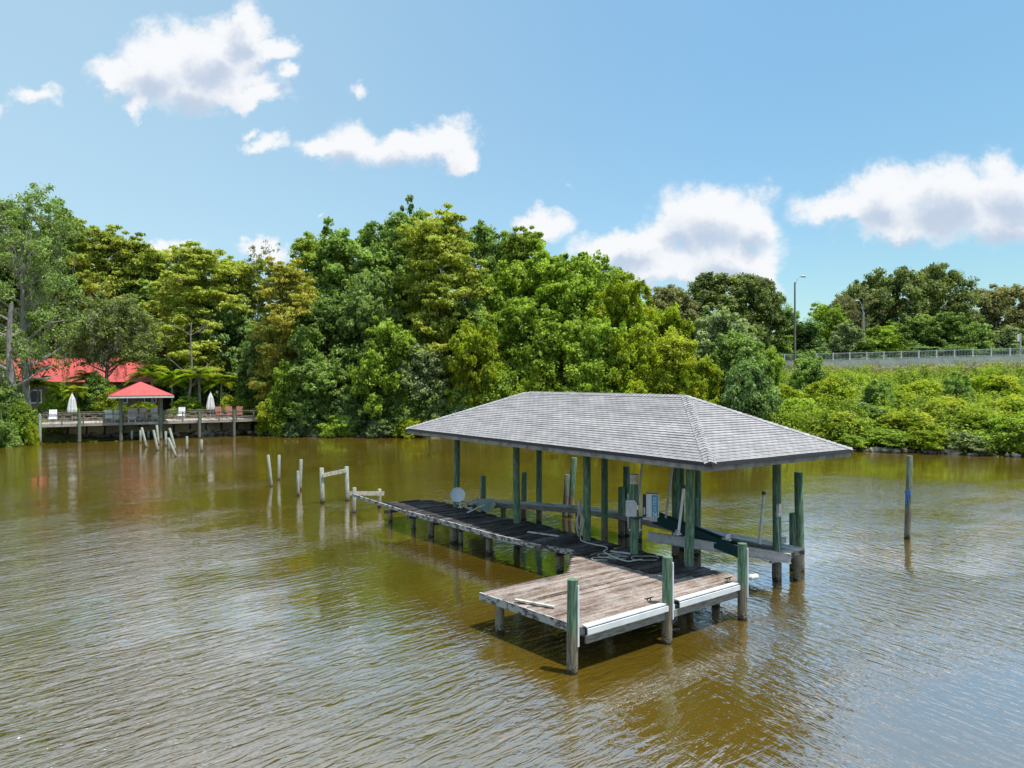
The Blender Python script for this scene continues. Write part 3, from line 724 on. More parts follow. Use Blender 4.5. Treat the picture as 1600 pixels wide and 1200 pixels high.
# blue rope on the lone pile
bp = at(1417.5, 842); rt = atY(1419, 782, bp.y)
mb = MB()
for k in range(3):
    mb.tube([(rt.x + .125 * math.cos(a), bp.y + .125 * math.sin(a), rt.z + .30 + k * .05 + .06 * math.sin(a + k)) for a in np.linspace(0, 2 * math.pi, 14)], .012, 6)
mb.tube([(rt.x - .10, bp.y - .08, rt.z + .34), (rt.x - .15, bp.y - .1, rt.z + .1), (rt.x - .12, bp.y - .1, rt.z - .15), (rt.x - .08, bp.y - .12, rt.z + .05), (rt.x - .1, bp.y - .12, rt.z + .31)], .022, 6)
tag(mb.build('mooring_rope', M['blue'], smooth=True, loc=(rt.x, bp.y, rt.z)), 'bright blue rope wrapped round the lone piling on the right', 'rope')
# far broken pilings by the boardwalk
FP = [(206, 673, 206, 688, 'short grey stub farthest left of the broken stubs under the gazebo'), (219.5, 672, 219.5, 692, 'upright stub touching a leaning one under the gazebo'), (221.5, 668, 229, 699, 'long stub leaning right under the left side of the gazebo'), (232, 673, 232, 686, 'thin stub against the dark bank under the gazebo'),
      (240, 672, 246.5, 704, 'stout greenish stub leaning towards a gazebo post'), (245, 664, 248, 695, 'tall greenish stub close left of the right gazebo post'), (259, 674, 259, 697, 'upright stub right of the right gazebo post'), (264.5, 690, 264, 703, 'low stub between two leaning ones'),
      (265, 669, 274, 703, 'tall leaning stub with a green top right of the gazebo'), (263, 684, 275.5, 714, 'strongly leaning stub nearest to the viewer below the boardwalk'), (292, 682, 292, 704, 'stub with a bracket beside the pale rocks'), (315, 687, 315, 705, 'short green stub beside a boardwalk post')]
for a in FP: pile_thing(a[0], a[1], a[2], a[3], .115, a[4], 'pile_pale', 'broken piling stubs by the boardwalk')

# ================================================================ BOAT LIFT AND SMALL THINGS
lift = empty('boat_lift', (6, 22.5, 0), 'derelict boat lift with a long grey beam and two dark green bunks', 'boat lift')
def ibeam(mb, a, b, w, h):
    a = Vector(a); b = Vector(b)
    mb.beam(a + Vector((0, 0, h / 2 - .01)), b + Vector((0, 0, h / 2 - .01)), w, .02); mb.beam(a - Vector((0, 0, h / 2 - .01)), b - Vector((0, 0, h / 2 - .01)), w, .02)
    mb.beam(a, b, .02, h - .04)
a = atY(1012, 834, 22.6); b = atY(1236, 878, 21.5)
mb = MB(); ibeam(mb, a - Vector((0, 0, .08)), b + Vector((0, 0, .10)), .14, .30); mb.build('cradle_beam', M['alu'], lift)
a = atY(1020, 815, 24.1); b = atY(1160, 873, 21.3)
MB().beam(a + Vector((0, 0, .12)), b + Vector((0, 0, .15)), .09, .32).build('bunk', M['bunk'], lift)
a = atY(1030, 812, 25.4); b = atY(1163, 866, 22.3)
MB().beam(a + Vector((0, 0, .12)), b + Vector((0, 0, .15)), .09, .30).build('bunk', M['bunk'], lift)
a = atY(1137, 838, 21.7); MB().box(a, (.22, .05, .16), .6).box(a + Vector((0, .12, -.12)), (.1, .3, .05), .6).build('bunk_bracket', M['alu'], lift)
for (tx, ty, bx, by, Y, capped) in ((1004, 716, 997, 790, 25.6, 0), (1052, 720, 1040, 812, 25.0, 0), (1068.5, 762, 1060, 833, 21.6, 1), (1193.5, 772, 1186.5, 850, 22.0, 1)):
    t = atY(tx, ty, Y); b = atY(bx, by, Y)
    g_ = MB().tube([b, b.lerp(t, .5), t], .045, 12).build('guide_pole', M['pvc_old'] if capped != 1 or tx > 1100 else M['pvc'], lift, smooth=True)
    if capped:
        c = MB().tube([t - Vector((0, 0, .02)), t + Vector((0, 0, .08))], .062, 12).build('pole_cap', M['black'], g_, smooth=True); c.location = (0, 0, 0)
p = atY(1058, 834, 21.6); MB().box(p, (.2, .16, .05), .5).box(p + Vector((0, 0, .06)), (.06, .12, .12), .5).build('pole_bracket', M['alu'], lift)
# cables
mb = MB()
mb.tube([atY(990, 750, 22.05), atY(1001, 825, 22.4)], .01, 5); mb.build('cable', M['alu'], lift); mb = MB(); mb.tube([atY(1214, 790, 22.3), atY(1218, 862, 21.9)], .012, 5)
mb.build('cable', M['alu'], lift)
MB().box(atY(1217, 797, 22.42), (.14, .1, .42), .6).box(atY(1217, 803, 22.38), (.2, .1, .12), .6).build('cable_bracket', M['alu'], lift)
mp = at(991, 865, .98)   # short lift post
lp = empty('lift_post', mp * 1, 'short stout green post on the dock carrying the lift control boxes', 'post'); lp.location = (mp.x, mp.y, 0)
zt = atY(991, 742, mp.y).z
MB().tube([(mp.x, mp.y, -1.5), (mp.x, mp.y, 1.5), (mp.x, mp.y, zt)], [.14, .135, .13], 16, jit=.03).build('pole', M['pile'], lp, smooth=True)
MB().tube([(mp.x, mp.y, zt - .28), (mp.x, mp.y, zt + .015)], .137, 16, jit=.05).build('worn_top', M['bleached'], lp, smooth=True)
MB().box((mp.x - .2, mp.y - .02, 2.35), (.03, .03, 1.1)).box((mp.x + .17, mp.y - .02, 2.3), (.03, .03, 1.3)).box((mp.x + .02, mp.y - .02, 1.75), (.42, .05, .05)).build('mounting_bracket', M['alu'], lp)
c = atY(986, 795, mp.y - .2)
bx = empty('control_box', c, 'light grey square electrical control box on the short green post', 'control box')
MB().box(c, (.32, .13, .44), .08).build('enclosure', M['boxgrey'], bx)
MB().box(c + Vector((.0, -.075, -.005)), (.335, .025, .455), .08).build('lid', M['boxgrey'], bx)
MB().box(c + Vector((.19, .0, .05)), (.06, .08, .14), .08).box(c + Vector((-.02, 0, .25)), (.26, .16, .03), .08).build('latch', M['boxwhite'], bx)
mb = MB(); mb.tube([c + Vector((-.02, 0, -.2)), c + Vector((.03, 0, -.3)), c + Vector((.2, -.03, -.34)), c + Vector((.38, 0, -.24))], .018, 6); mb.tube([c + Vector((.1, 0, -.2)), c + Vector((.22, -.03, -.28)), c + Vector((.5, 0, -.2))], .014, 6)
mb.build('cable', M['black'], bx, smooth=True)
# motor cover
c = atY(1016, 790, 22.15)
mbx = empty('motor_cover', c, 'white lift motor cover with a blue lettered panel beside the short green post', 'motor cover')
RZ = -.15
R3 = Matrix.Rotation(RZ, 3, 'Z')
MB().box(c + R3 @ Vector((.07, .14, 0)), (.40, .34, .74), RZ).build('housing', M['boxwhite'], mbx)
MB().box(c + R3 @ Vector((-.19, .0, 0)), (.11, .10, .70), RZ).build('motor', M['black'], mbx)
MB().box(c + R3 @ Vector((-.255, -.02, 0)), (.02, .14, .74), RZ).build('side_plate', M['boxwhite'], mbx)
MB().box(c + R3 @ Vector((.145, -.033, 0)), (.21, .006, .70), RZ).build('decal', M['boxblue'], mbx)
mb = MB(); mb.tube([c + R3 @ Vector((-.2, -.06, -.05)), c + R3 @ Vector((-.19, -.06, -.28))], .035, 10); mb.box(c + R3 @ Vector((-.05, 0, -.42)), (.35, .1, .08), RZ); mb.box(c + R3 @ Vector((.1, .1, -.42)), (.25, .1, .2), RZ)
mb.build('gear_arm', M['alu'], mbx, smooth=False)
def text_mesh(s, size, mat, parent, mat4):
    cu = bpy.data.curves.new('lettering', 'FONT'); cu.body = s; cu.size = size; cu.extrude = .002; cu.align_x = 'CENTER'; cu.align_y = 'CENTER'
    t = bpy.data.objects.new('t', cu); COL.objects.link(t); dg = bpy.context.evaluated_depsgraph_get()
    me = bpy.data.meshes.new_from_object(t.evaluated_get(dg)); me.transform(mat4); me.materials.clear(); me.materials.append(mat)
    bpy.data.objects.remove(t); o = bpy.data.objects.new('lettering', me); COL.objects.link(o); o.parent = parent; return o
base = Matrix.Translation(R3 @ Vector((.145, -.040, .06))) @ R3.to_4x4() @ Matrix.Rotation(math.radians(90), 4, 'X') @ Matrix.Rotation(math.radians(90), 4, 'Z')
text_mesh('HI-TIDE', .135, M['boxwhite'], mbx, base)
e0 = c + R3 @ Vector((.145, -.04, -.27)); ex = R3 @ Vector((1, 0, 0))
mb = MB(); mb.beam(e0 - ex * .06 - Vector((0, 0, .05)), e0 + ex * .06 + Vector((0, 0, .05)), .006, .035, up=ex); mb.beam(e0 - ex * .06 + Vector((0, 0, .05)), e0 + ex * .06 - Vector((0, 0, .05)), .006, .035, up=ex)
mb.build('emblem', M['boxwhite'], mbx)
# dish
c = atY(715, 773, 30.0)
ds = empty('round_dish', (c.x, c.y, 1), 'pale round dish tilted on a short stand at the back of the walkway', 'dish')
mb = MB(); o_ = []
ax = Vector((.12, -.93, .34)).normalized(); ex = Vector((1, .1, 0)); ex = (ex - ax * ex.dot(ax)).normalized(); ey = ax.cross(ex)
rings = [(0, -.07), (.1, -.062), (.2, -.04), (.30, -.005), (.325, .012), (.318, -.005), (.2, -.055), (0, -.085)]
vs = []; n = 28
for r, h in rings:
    for k in range(n): a = 2 * math.pi * k / n; vs.append(c + ax * h + ex * math.cos(a) * r + ey * math.sin(a) * r)
fs = [(i * n + k, i * n + (k + 1) % n, (i + 1) * n + (k + 1) % n, (i + 1) * n + k) for i in range(len(rings) - 1) for k in range(n)]
mb.add(vs, fs).build('reflector', M['dish'], ds, smooth=True)
mb = MB(); mb.tube([c - ax * .09, c - ax * .16 + Vector((.05, 0, -.12)), Vector((c.x + .12, c.y + .1, .95))], .025, 8); mb.tube([c - ax * .1, Vector((c.x + .15, c.y - .1, .98))], .015, 6); mb.box((c.x + .12, c.y + .08, 1.0), (.22, .18, .02))
mb.build('stand', M['pvc'], ds)
# tarp-like panel and debris
gp = [atY(736, 782, 30.6), atY(764, 779, 31.0), atY(768, 789, 30.0), atY(762, 801, 28.9), atY(748, 793, 29.3)]
def slab(pts, th):
    mb = MB(); n = len(pts); nr = (pts[1] - pts[0]).cross(pts[2] - pts[0]).normalized()
    if nr.z < 0: nr = -nr
    return mb.add([p for p in pts] + [p - nr * th for p in pts], [tuple(range(n)), tuple(range(n, 2 * n))[::-1]] + [(i, i + n, (i + 1) % n + n, (i + 1) % n) for i in range(n)])
q = [at(737, 781, 1.06), at(770, 778, 1.06), at(775, 788, 1.12), at(764, 801, 1.02), at(750, 795, 1.12)]
tag(slab(q, .02).build('broken_panel', M['tarp'], loc=q[0]), 'broken green stained panel lying where the catwalk meets the walkway', 'panel')
mb = MB(); rnd = random.Random(5)
for k in range(9):
    p = at(rnd.uniform(700, 745), rnd.uniform(783, 796), 1.03 + .02 * k); a = rnd.uniform(0, 3); d = Vector((math.cos(a), math.sin(a), rnd.uniform(-.05, .2))) * rnd.uniform(.3, .7)
    mb.beam(p - d, p + d, .12, .02)
tag(mb.build('scrap_board_pile', M['catwalk'], loc=at(720, 788, 1)), 'heap of splintered grey boards behind the white dish', 'scrap boards')
# boards lying about
def board(a, b, w, h, label, mat='bleached'):
    tag(MB().beam(a, b, w, h).build('loose_board', M[mat], loc=(Vector(a) + Vector(b)) / 2), label, 'board')
board(at(805, 937, 1.0), at(866, 948, 1.0), .10, .04, 'narrow whitish board lying loose on the left of the reddish platform')
board(at(825, 831, 1.02), at(873, 837.5, 1.02), .10, .035, 'narrow bleached board lying along the edge of the weathered shade-painted walkway')
board(at(954, 861, 1.02), at(985, 865, 1.02), .05, .04, 'thin white pipe lying at the foot of the short green post', 'pvc_old')
o = at(800, 925, 1.0)
# hanging coil and hose
hp = atY(907, 780, 23.8)
rp = empty('hanging_hose', (hp.x, hp.y, 1), 'white hose hung in loops on the tall roof post and trailing along the walkway', 'hose')
mb = MB()
for k, (w, zb) in enumerate(((.10, 1.35), (.14, 1.25), (.12, 1.15), (.07, 1.42))):
    cx = hp.x - .02 * k; pts = []
    for t in np.linspace(0, 2 * math.pi, 26):
        ww = w * (1 if math.cos(t) < 0 else .35); zc = (hp.z + zb) / 2; pts.append((cx + ww * math.sin(t), hp.y - .03 * k, zc + (hp.z - zb) / 2 * math.cos(t)))
    mb.tube(pts, .016, 6)
mb.build('coil', M['rope'], rp, smooth=True)
tr = [(907, 840, 1.1), (909, 845, 1.02), (925, 850, 1.02), (945, 854, 1.03), (949, 858, 1.03), (943, 861, 1.03), (950, 866, 1.03), (963, 872, 1.03), (980, 877, 1.03), (990, 876, 1.03), (1003, 874, 1.03)]
pts = [at(*t) for t in tr]
def smoothpts(P, n=5):
    out = []
    for i in range(len(P) - 1):
        p0 = P[max(i - 1, 0)]; p1 = P[i]; p2 = P[i + 1]; p3 = P[min(i + 2, len(P) - 1)]
        for k in range(n):
            t = k / n; out.append(.5 * ((2 * p1) + (p2 - p0) * t + (2 * p0 - 5 * p1 + 4 * p2 - p3) * t * t + (3 * p1 - p0 - 3 * p2 + p3) * t ** 3))
    return out + [P[-1]]
MB().tube(smoothpts(pts), .02, 7).build('trailing_end', M['rope'], rp, smooth=True)
mb = MB()
for cx, cy, r in ((938, 873, .22), (952, 868, .3), (965, 871, .25), (1008, 872, .35)):
    c0 = at(cx, cy, 1.02)
    mb.tube([(c0.x + r * math.cos(t) * 1.2, c0.y + r * math.sin(t) * .8, 1.02 + .01 * math.sin(3 * t)) for t in np.linspace(0, 5.6, 20)], .011, 5)
tag(mb.build('old_line', M['bleached'], smooth=True, loc=at(950, 870, 1.02)), 'thin tan line lying in loose coils on the blackened planks', 'line')
fd = at(1172, 905, .9)
tag(MB().tube([fd + Vector((-.05, 0, .05)), fd + Vector((0, 0, .05)), fd + Vector((.22, .1, .05)), fd + Vector((.27, .12, .05))], [.03, .08, .08, .03], 12).build('dock_fender', M['pvc'], smooth=True, loc=fd), 'small white roller behind the rightmost mooring post', 'fender')

# ================================================================ VEGETATION
def leaf_quads(C, Nn, L, W, rng, droop=0):
    n = len(C)
    Nn = Nn / (np.linalg.norm(Nn, axis=1, keepdims=True) + 1e-9)
    T = rng.normal(size=(n, 3)); T[:, 2] -= droop
    T -= Nn * np.sum(T * Nn, 1, keepdims=True); T /= (np.linalg.norm(T, axis=1, keepdims=True) + 1e-9)
    B = np.cross(Nn, T); s = rng.uniform(.65, 1.3, (n, 1)); L = L * s / 2; W = W * s / 2
    V = np.empty((n, 4, 3)); V[:, 0] = C - T * L; V[:, 1] = C + B * W + Nn * W * .25; V[:, 2] = C + T * L; V[:, 3] = C - B * W + Nn * W * .25
    return V.reshape(-1, 3)
def clump_leaves(cc, cr, nper, L, W, rng, flat=1.0, up=.6, droop=0):
    cc = np.asarray(cc); k = len(cc); cr = np.broadcast_to(np.asarray(cr, float), (k,))
    D = rng.normal(size=(k * nper, 3)); D[:, 2] = D[:, 2] * .8 + .25; D /= np.linalg.norm(D, axis=1, keepdims=True)
    rad = np.repeat(cr, nper)[:, None] * rng.uniform(.04, 1.3, (k * nper, 1)) ** .75
    P = np.repeat(cc, nper, 0) + D * rad * np.array([1, 1, flat])
    Nn = D + np.array([0, 0, up]) + rng.normal(size=D.shape) * .8
    return leaf_quads(P, Nn, L, W, rng, droop)
def make_tree(name, kind, seed, H=16., R=6., leafm='grn', barkm='bark'):
    hib = .5 if seed == 82 else None
    """root empty > trunk (with its limbs), crown (and moss)"""
    rng = np.random.default_rng(seed); random.seed(seed)
    root = empty(name, (0, 0, 0))
    K = dict(
      broad=dict(base=.06, nl=34, nc=10, npl=85, cr=.14, lr=.30, flat=.85, L=.46, W=.30, tr=.026),
      tall=dict(base=.16, nl=40, nc=10, npl=85, cr=.14, lr=.29, flat=.85, L=.46, W=.30, tr=.020),
      cyp=dict(base=.16, nl=52, nc=9, npl=95, cr=.14, lr=.26, flat=.42, L=.44, W=.22, tr=.020),
      oak=dict(base=.14, nl=38, nc=11, npl=90, cr=.12, lr=.28, flat=.8, L=.44, W=.29, tr=.034),
      bush=dict(base=.0, nl=22, nc=9, npl=95, cr=.2, lr=.36, flat=.85, L=.27, W=.16, tr=.015),
      column=dict(base=.0, nl=26, nc=9, npl=100, cr=.22, lr=.42, flat=1.3, L=.34, W=.21, tr=.02),
      sparse=dict(base=.35, nl=22, nc=6, npl=20, cr=.14, lr=.26, flat=.7, L=.30, W=.16, tr=.018),
      mossy=dict(base=.18, nl=34, nc=9, npl=58, cr=.13, lr=.27, flat=.75, L=.32, W=.2, tr=.030))[kind]
    if hib: K['base'] = hib
    lean = rng.normal(size=2) * .03 * H
    def tp(h): return np.array([lean[0] * h ** 1.5 + .02 * H * math.sin(h * 5 + seed), lean[1] * h ** 1.5, h * H])
    tb = MB(); hs = np.linspace(0, .88, 9); r0 = K['tr'] * H * .62
    tb.tube([tp(h) - np.array([0, 0, .6 if h == 0 else 0]) for h in hs], [r0 * (1.35 if h == 0 else 1) * (1 - .82 * h) for h in hs], 9, jit=.12)
    lobes = []
    for i in range(K['nl']):
        f = (i + .5) / K['nl']; h = K['base'] + (1 - K['base']) * (f ** .85)
        a = i * 2.399 + rng.uniform(-.5, .5); u = (h - K['base']) / (1 - K['base'])
        if kind in ('broad', 'oak', 'mossy'): rr = math.sqrt(max(0, 1 - ((u - .38) / .66) ** 2))
        elif kind == 'tall' or kind == 'sparse': rr = math.sqrt(max(0, 1 - ((u - .5) / .58) ** 2))
        elif kind == 'cyp': rr = (.62 + .5 * rng.random()) * (1 - .6 * u ** 3)
        elif kind == 'bush': rr = math.sqrt(max(0, 1 - u ** 2 * .95))
        else: rr = .9 - .45 * u + .2 * math.sin(u * 9 + seed)
        q = R * rr * (.74 * rng.uniform(.72, 1.12) if i % 5 else .3)
        zt_ = h * H * (1 - K['lr'] * R * K['flat'] * .5 / H)
        c = np.array([math.cos(a) * q, math.sin(a) * q, zt_]) + np.array([tp(min(.88, h))[0], tp(min(.88, h))[1], 0])
        lr = K['lr'] * R * rng.uniform(.75, 1.25); lobes.append((c, lr))
        hb = max(.04, min(.85, (c[2] - (.35 * q if kind != 'cyp' else .12 * q)) / H - .06)); s_ = tp(hb)
        mid = (s_ + c) / 2 + rng.normal(size=3) * .05 * R
        rb = r0 * (1 - .82 * hb) * (.62 if kind == 'mossy' else .42)
        tb.tube([s_, mid, c], [rb, rb * .6, rb * .25], 5, cap=False)
    CC = []; CR = []
    for c, lr in lobes:
        D = rng.normal(size=(K['nc'], 3)); D[:, 2] = D[:, 2] * .8 + .2; D /= np.linalg.norm(D, axis=1, keepdims=True)
        pc = c + D * lr * rng.uniform(.45, 1.1, (K['nc'], 1)) * np.array([1, 1, K['flat']])
        pc[:, 2] = np.maximum(pc[:, 2], .25)
        for p_ in pc: CC.append(p_); CR.append(K['cr'] * R * rng.uniform(.6, 1.25))
        for _ in range(1 if kind == 'oak' else 4):
            d_ = rng.normal(size=3); d_[2] = abs(d_[2]) * .8; d_ /= np.linalg.norm(d_); CC.append(c + d_ * lr * rng.uniform(1.0, 1.28)); CR.append(K['cr'] * R * rng.uniform(.35, .7))
        if kind in ('cyp', 'sparse', 'mossy'):
            for p_ in pc: tb.tube([c, (c + p_) / 2 + rng.normal(size=3) * .1, p_], [.05, .035, .015], 4, cap=False)
    tb.build('trunk', M[barkm], root, smooth=True)
    V = clump_leaves(CC, CR, K['npl'], K['L'], K['W'], rng, K['flat'], .7, droop=.8 if kind == 'cyp' else 0)
    # loose sprays at the outline
    np_mesh('crown', V, LM[leafm], root)
    if kind == 'mossy':
        MV = []
        for c, lr in lobes:
            if rng.random() < .8:
                for _ in range(9):
                    p = c + rng.normal(size=3) * lr * .6; Ls = rng.uniform(.6, 2.4); n = int(Ls * 22)
                    t = rng.uniform(0, 1, n)
                    C = p + np.stack([rng.normal(size=n) * .13 * (1 - .5 * t), rng.normal(size=n) * .13, -t * Ls], 1)
                    Nn = rng.normal(size=(n, 3)); Nn[:, 2] *= .2
                    MV.append(leaf_quads(C, Nn, .42, .05, rng, droop=3))
        np_mesh('hanging_moss', np.concatenate(MV), M['moss'], root)
    root['H'] = H; root['R'] = R
    return root
def palm(name, seed, H=5, nf=26, FL=2.7):
    rng = np.random.default_rng(seed); random.seed(seed); root = empty(name, (0, 0, 0))
    tb = MB(); tb.tube([(0, 0, -.5), (.1, 0, H * .4), (.05, .1, H)], [.2, .15, .12], 8, jit=.1); tb.build('trunk', M['bark_grey'], root, smooth=True)
    V = []
    for i in range(nf):
        a = i * 2.399 + rng.uniform(-.2, .2); el = rng.uniform(.1, 1.25); L = FL * rng.uniform(.8, 1.1)
        d = np.array([math.cos(a), math.sin(a), 0]); side = np.array([-d[1], d[0], 0])
        for t in np.linspace(.08, 1, 26):
            r = L * t; p = np.array([.05, .1, H]) + d * (r * math.cos(el) + .25 * r * t) + np.array([0, 0, r * math.sin(el) - .62 * L * t ** 2.2])
            ll = .75 * math.sin(math.pi * min(1, .15 + t * .85)) + .12
            for s in (-1, 1):
                tip = p + side * s * ll + d * .25 - np.array([0, 0, .28 * ll]); w = d * .085
                V += [p - w, p + w, tip + w * .2, tip - w * .2]
    np_mesh('crown', np.array(V), LM['palm'], root); root['H'] = H; root['R'] = FL; return root

PROTO = {}
def proto(key, *a, **k):
    PROTO[key] = None; PROTO[key] = (a, k)
defs = {
 'broadA': ('broad', 11, 17, 6.5), 'broadB': ('broad', 12, 15, 6.5), 'broadC': ('broad', 13, 13, 6), 
 'tallA': ('tall', 21, 24, 6.5), 'tallB': ('tall', 22, 22, 6), 'cypA': ('cyp', 31, 24, 7), 'cypB': ('cyp', 32, 22, 6.5), 'cypC': ('cyp', 33, 25, 7.5),
 'oakA': ('oak', 41, 18, 8), 'oakB': ('oak', 42, 17, 7.5), 'bushA': ('bush', 51, 5, 3), 'bushB': ('bush', 52, 4, 3), 'bushC': ('bush', 54, 6, 2.6),
 'colA': ('column', 61, 14, 3.2), 'sparseA': ('sparse', 71, 22, 5.5), 'mossA': ('mossy', 81, 26, 8.5), 'mossB': ('mossy', 82, 16, 6.5)}
used = {}
def plant(key, px, topy, Y, wpx, leafm, label, name='tree', bark='bark', rz=None, group=None, cat='tree', sink=0):
    X = (px - 800) / F * Y; gz = grd(X, Y) - sink
    topz = CH + (HOR - topy) / F * Y; Ht = max(1.0, topz - gz) * (.955 if cat == 'tree' else 1); Rt = wpx / F * Y / 2
    if key == 'palm': H, R = 5, 2.9
    else: kind, seed, H, R = defs[key]
    first = key not in used
    if first:
        used[key] = palm(name, 5) if key == 'palm' else make_tree(name, kind, seed, H, R, leafm, bark)
    src = used[key]
    rz = random.Random(px * 13 + topy).uniform(0, 6.28) if rz is None else rz
    sc = (Rt / R, Rt / R, Ht / H)
    if first:
        r = src; r.location = (X, Y, gz); r.rotation_euler = (0, 0, rz); r.scale = sc
    else:
        r = copy_tree(src, (X, Y, gz), rz, sc); r.name = name
    for ch in r.children:
        b = ch.name.split('.')[0]
        if b in ('crown', 'trunk'):
            mm = LM[leafm] if b == 'crown' else M[bark]
            ch.material_slots[0].link = 'OBJECT'; ch.material_slots[0].material = mm
    for k_ in ('H', 'R'):
        if k_ in r: del r[k_]
    tag(r, label, cat, group); return r
T = plant
BG = 'bark_grey'
# --- far left
T('mossA', 42, 290, 77, 200, 'mid', 'tallest tree at the left edge with pale grey limbs and hanging moss', 'mossy_tree', BG)
T('tallA', -40, 300, 114, 190, 'dkg', 'dark tree cut by the left edge of the picture behind the mossy giant')
T('tallB', 85, 330, 116, 150, 'dkg', 'dark leafy tree behind the tall mossy tree at the left')
T('cypA', 165, 350, 114, 150, 'cyp', 'olive cypress with a flat top just right of the tall mossy tree', 'cypress_tree', BG)
T('mossB', 165, 465, 86, 150, 'oak', 'low wide tree with long grey moss hanging over the red house roof', 'mossy_tree', BG)
T('cypB', 225, 372, 115, 150, 'cyp', 'olive yellow cypress above the right end of the red house roof', 'cypress_tree', BG)
T('cypC', 305, 380, 97, 165, 'cyp', 'olive cypress with ochre tips and a pale visible trunk behind the boardwalk', 'cypress_tree', BG)
T('tallA', 270, 430, 119, 170, 'dkg', 'dark tree filling the gap behind the two olive cypresses')
T('cypB', 375, 398, 103, 140, 'cyp', 'olive cypress standing left of the thin bare topped tree', 'cypress_tree', BG)
T('sparseA', 405, 372, 102, 80, 'oak', 'thin tree with bare twigs rising above the cypresses', 'sparse_tree', BG)
T('cypA', 452, 405, 86, 125, 'cypY', 'ochre tinted cypress with layered sprays left of centre', 'cypress_tree', BG)
T('cypC', 490, 364, 96, 140, 'cypG', 'dark olive cypress behind the ochre one left of centre', 'cypress_tree')
T('tallB', 548, 356, 94, 140, 'dkg', 'leafy dark green tree with a rounded top left of the tallest cypress')
T('tallA', 605, 333, 98, 130, 'dkg', 'dark green tree touching the left side of the tallest cypress')
T('cypC', 688, 326, 88, 190, 'cyp', 'tallest broad olive cypress near the middle with dark forked trunks', 'cypress_tree')
T('tallB', 650, 325, 104, 110, 'dkg', 'dark treetop just showing above the tallest cypress')
T('tallA', 765, 345, 104, 110, 'dkg', 'dark airy tree right behind the tallest cypress')
T('cypB', 820, 352, 100, 120, 'cypG', 'open topped tree with dark branches right of the tallest cypress', 'cypress_tree')
T('broadA', 800, 415, 94, 130, 'grn', 'green tree below the open topped one right of centre')
T('tallB', 868, 385, 92, 130, 'grn', 'bright green tree with upright sprays right of centre')
T('broadA', 915, 404, 90, 130, 'grn', 'bright green rounded tree above the left end of the boathouse ridge')
T('tallA', 945, 412, 100, 100, 'dkg', 'darker tree behind the bright green ones above the ridge')
T('broadB', 975, 432, 84, 120, 'lime', 'yellowish green tree above the middle of the boathouse roof')
T('oakB', 1045, 446, 112, 110, 'oakb', 'small dull brownish oak behind the right end of the bright green trees', 'oak_tree')
T('oakA', 1125, 424, 116, 150, 'oak', 'rounded dull green oak with twin domes left of the brown street lamp', 'oak_tree')
T('oakB', 1180, 432, 118, 100, 'oak', 'oak dome ending at the sky gap left of the brown street lamp', 'oak_tree')
T('broadC', 1035, 480, 86, 100, 'lime', 'lime green tree in front of the dull oaks')
# --- second storey
T('broadC', 350, 470, 100, 130, 'dkb', 'deep green tree behind the palms and the boardwalk')
T('broadB', 425, 500, 92, 110, 'mid', 'mid green tree standing right of the boardwalk end')
T('broadA', 318, 500, 104, 120, 'dkg', 'dark green tree behind the palms by the boardwalk')
T('broadA', 200, 490, 118, 170, 'dkb', 'dark mass tree behind the red house')
T('broadA', 60, 480, 118, 170, 'dkb', 'dark tree behind the left end of the red house')
T('broadB', 510, 470, 86, 130, 'dkg', 'dark green tree in the middle of the left bank')
T('broadA', 575, 430, 88, 120, 'mid', 'mid green tree with rounded leaf clusters left of the tallest cypress')
T('broadC', 600, 505, 82, 110, 'grn', 'bright green tree hanging over the water in the middle')
T('broadC', 500, 560, 82.5, 100, 'dkg', 'low dark green tree over the dark bank left of the middle')
T('broadB', 655, 540, 82, 100, 'pale', 'pale leaved tree draped with grey moss left of the boathouse roof')
T('broadA', 735, 470, 88, 110, 'dkg', 'dark green tree with shaded trunks behind the roof left corner')
T('colA', 700, 560, 84, 70, 'cypG', 'olive column of vines left of the bright green tree', 'vine_covered_tree')
T('broadC', 745, 505, 81, 90, 'lime', 'light green small tree just above the left slope of the boathouse roof')
T('broadB', 815, 470, 84, 130, 'grn', 'bright green tree right above the left end of the ridge')
T('broadC', 880, 500, 80, 130, 'grn', 'large bright green tree over the left half of the boathouse ridge')
T('broadB', 940, 500, 79, 110, 'grn', 'bright green tree over the middle of the boathouse ridge')
T('broadC', 1000, 510, 77, 100, 'lime', 'yellow green tree over the right half of the boathouse ridge')
T('colA', 1060, 520, 74, 80, 'yel', 'golden tinged conical tree above the right end of the ridge', 'conical_tree')
T('broadC', 1120, 488, 82, 120, 'pale', 'brown grey tree with thin leaves above the right hip of the roof', 'tree', BG)
T('broadB', 1150, 520, 74, 110, 'dkg', 'dark tree over the right hip of the boathouse roof')
T('bushA', 1165, 575, 69, 90, 'dkb', 'big deep green shrub just behind the right hip of the roof', 'shrub', cat='shrub')
T('broadC', 1195, 545, 78, 60, 'grn', 'green tree at the left end of the roadside railing')
T('broadC', 1090, 560, 71, 80, 'lime', 'lime shrubby tree right above the ridge end')
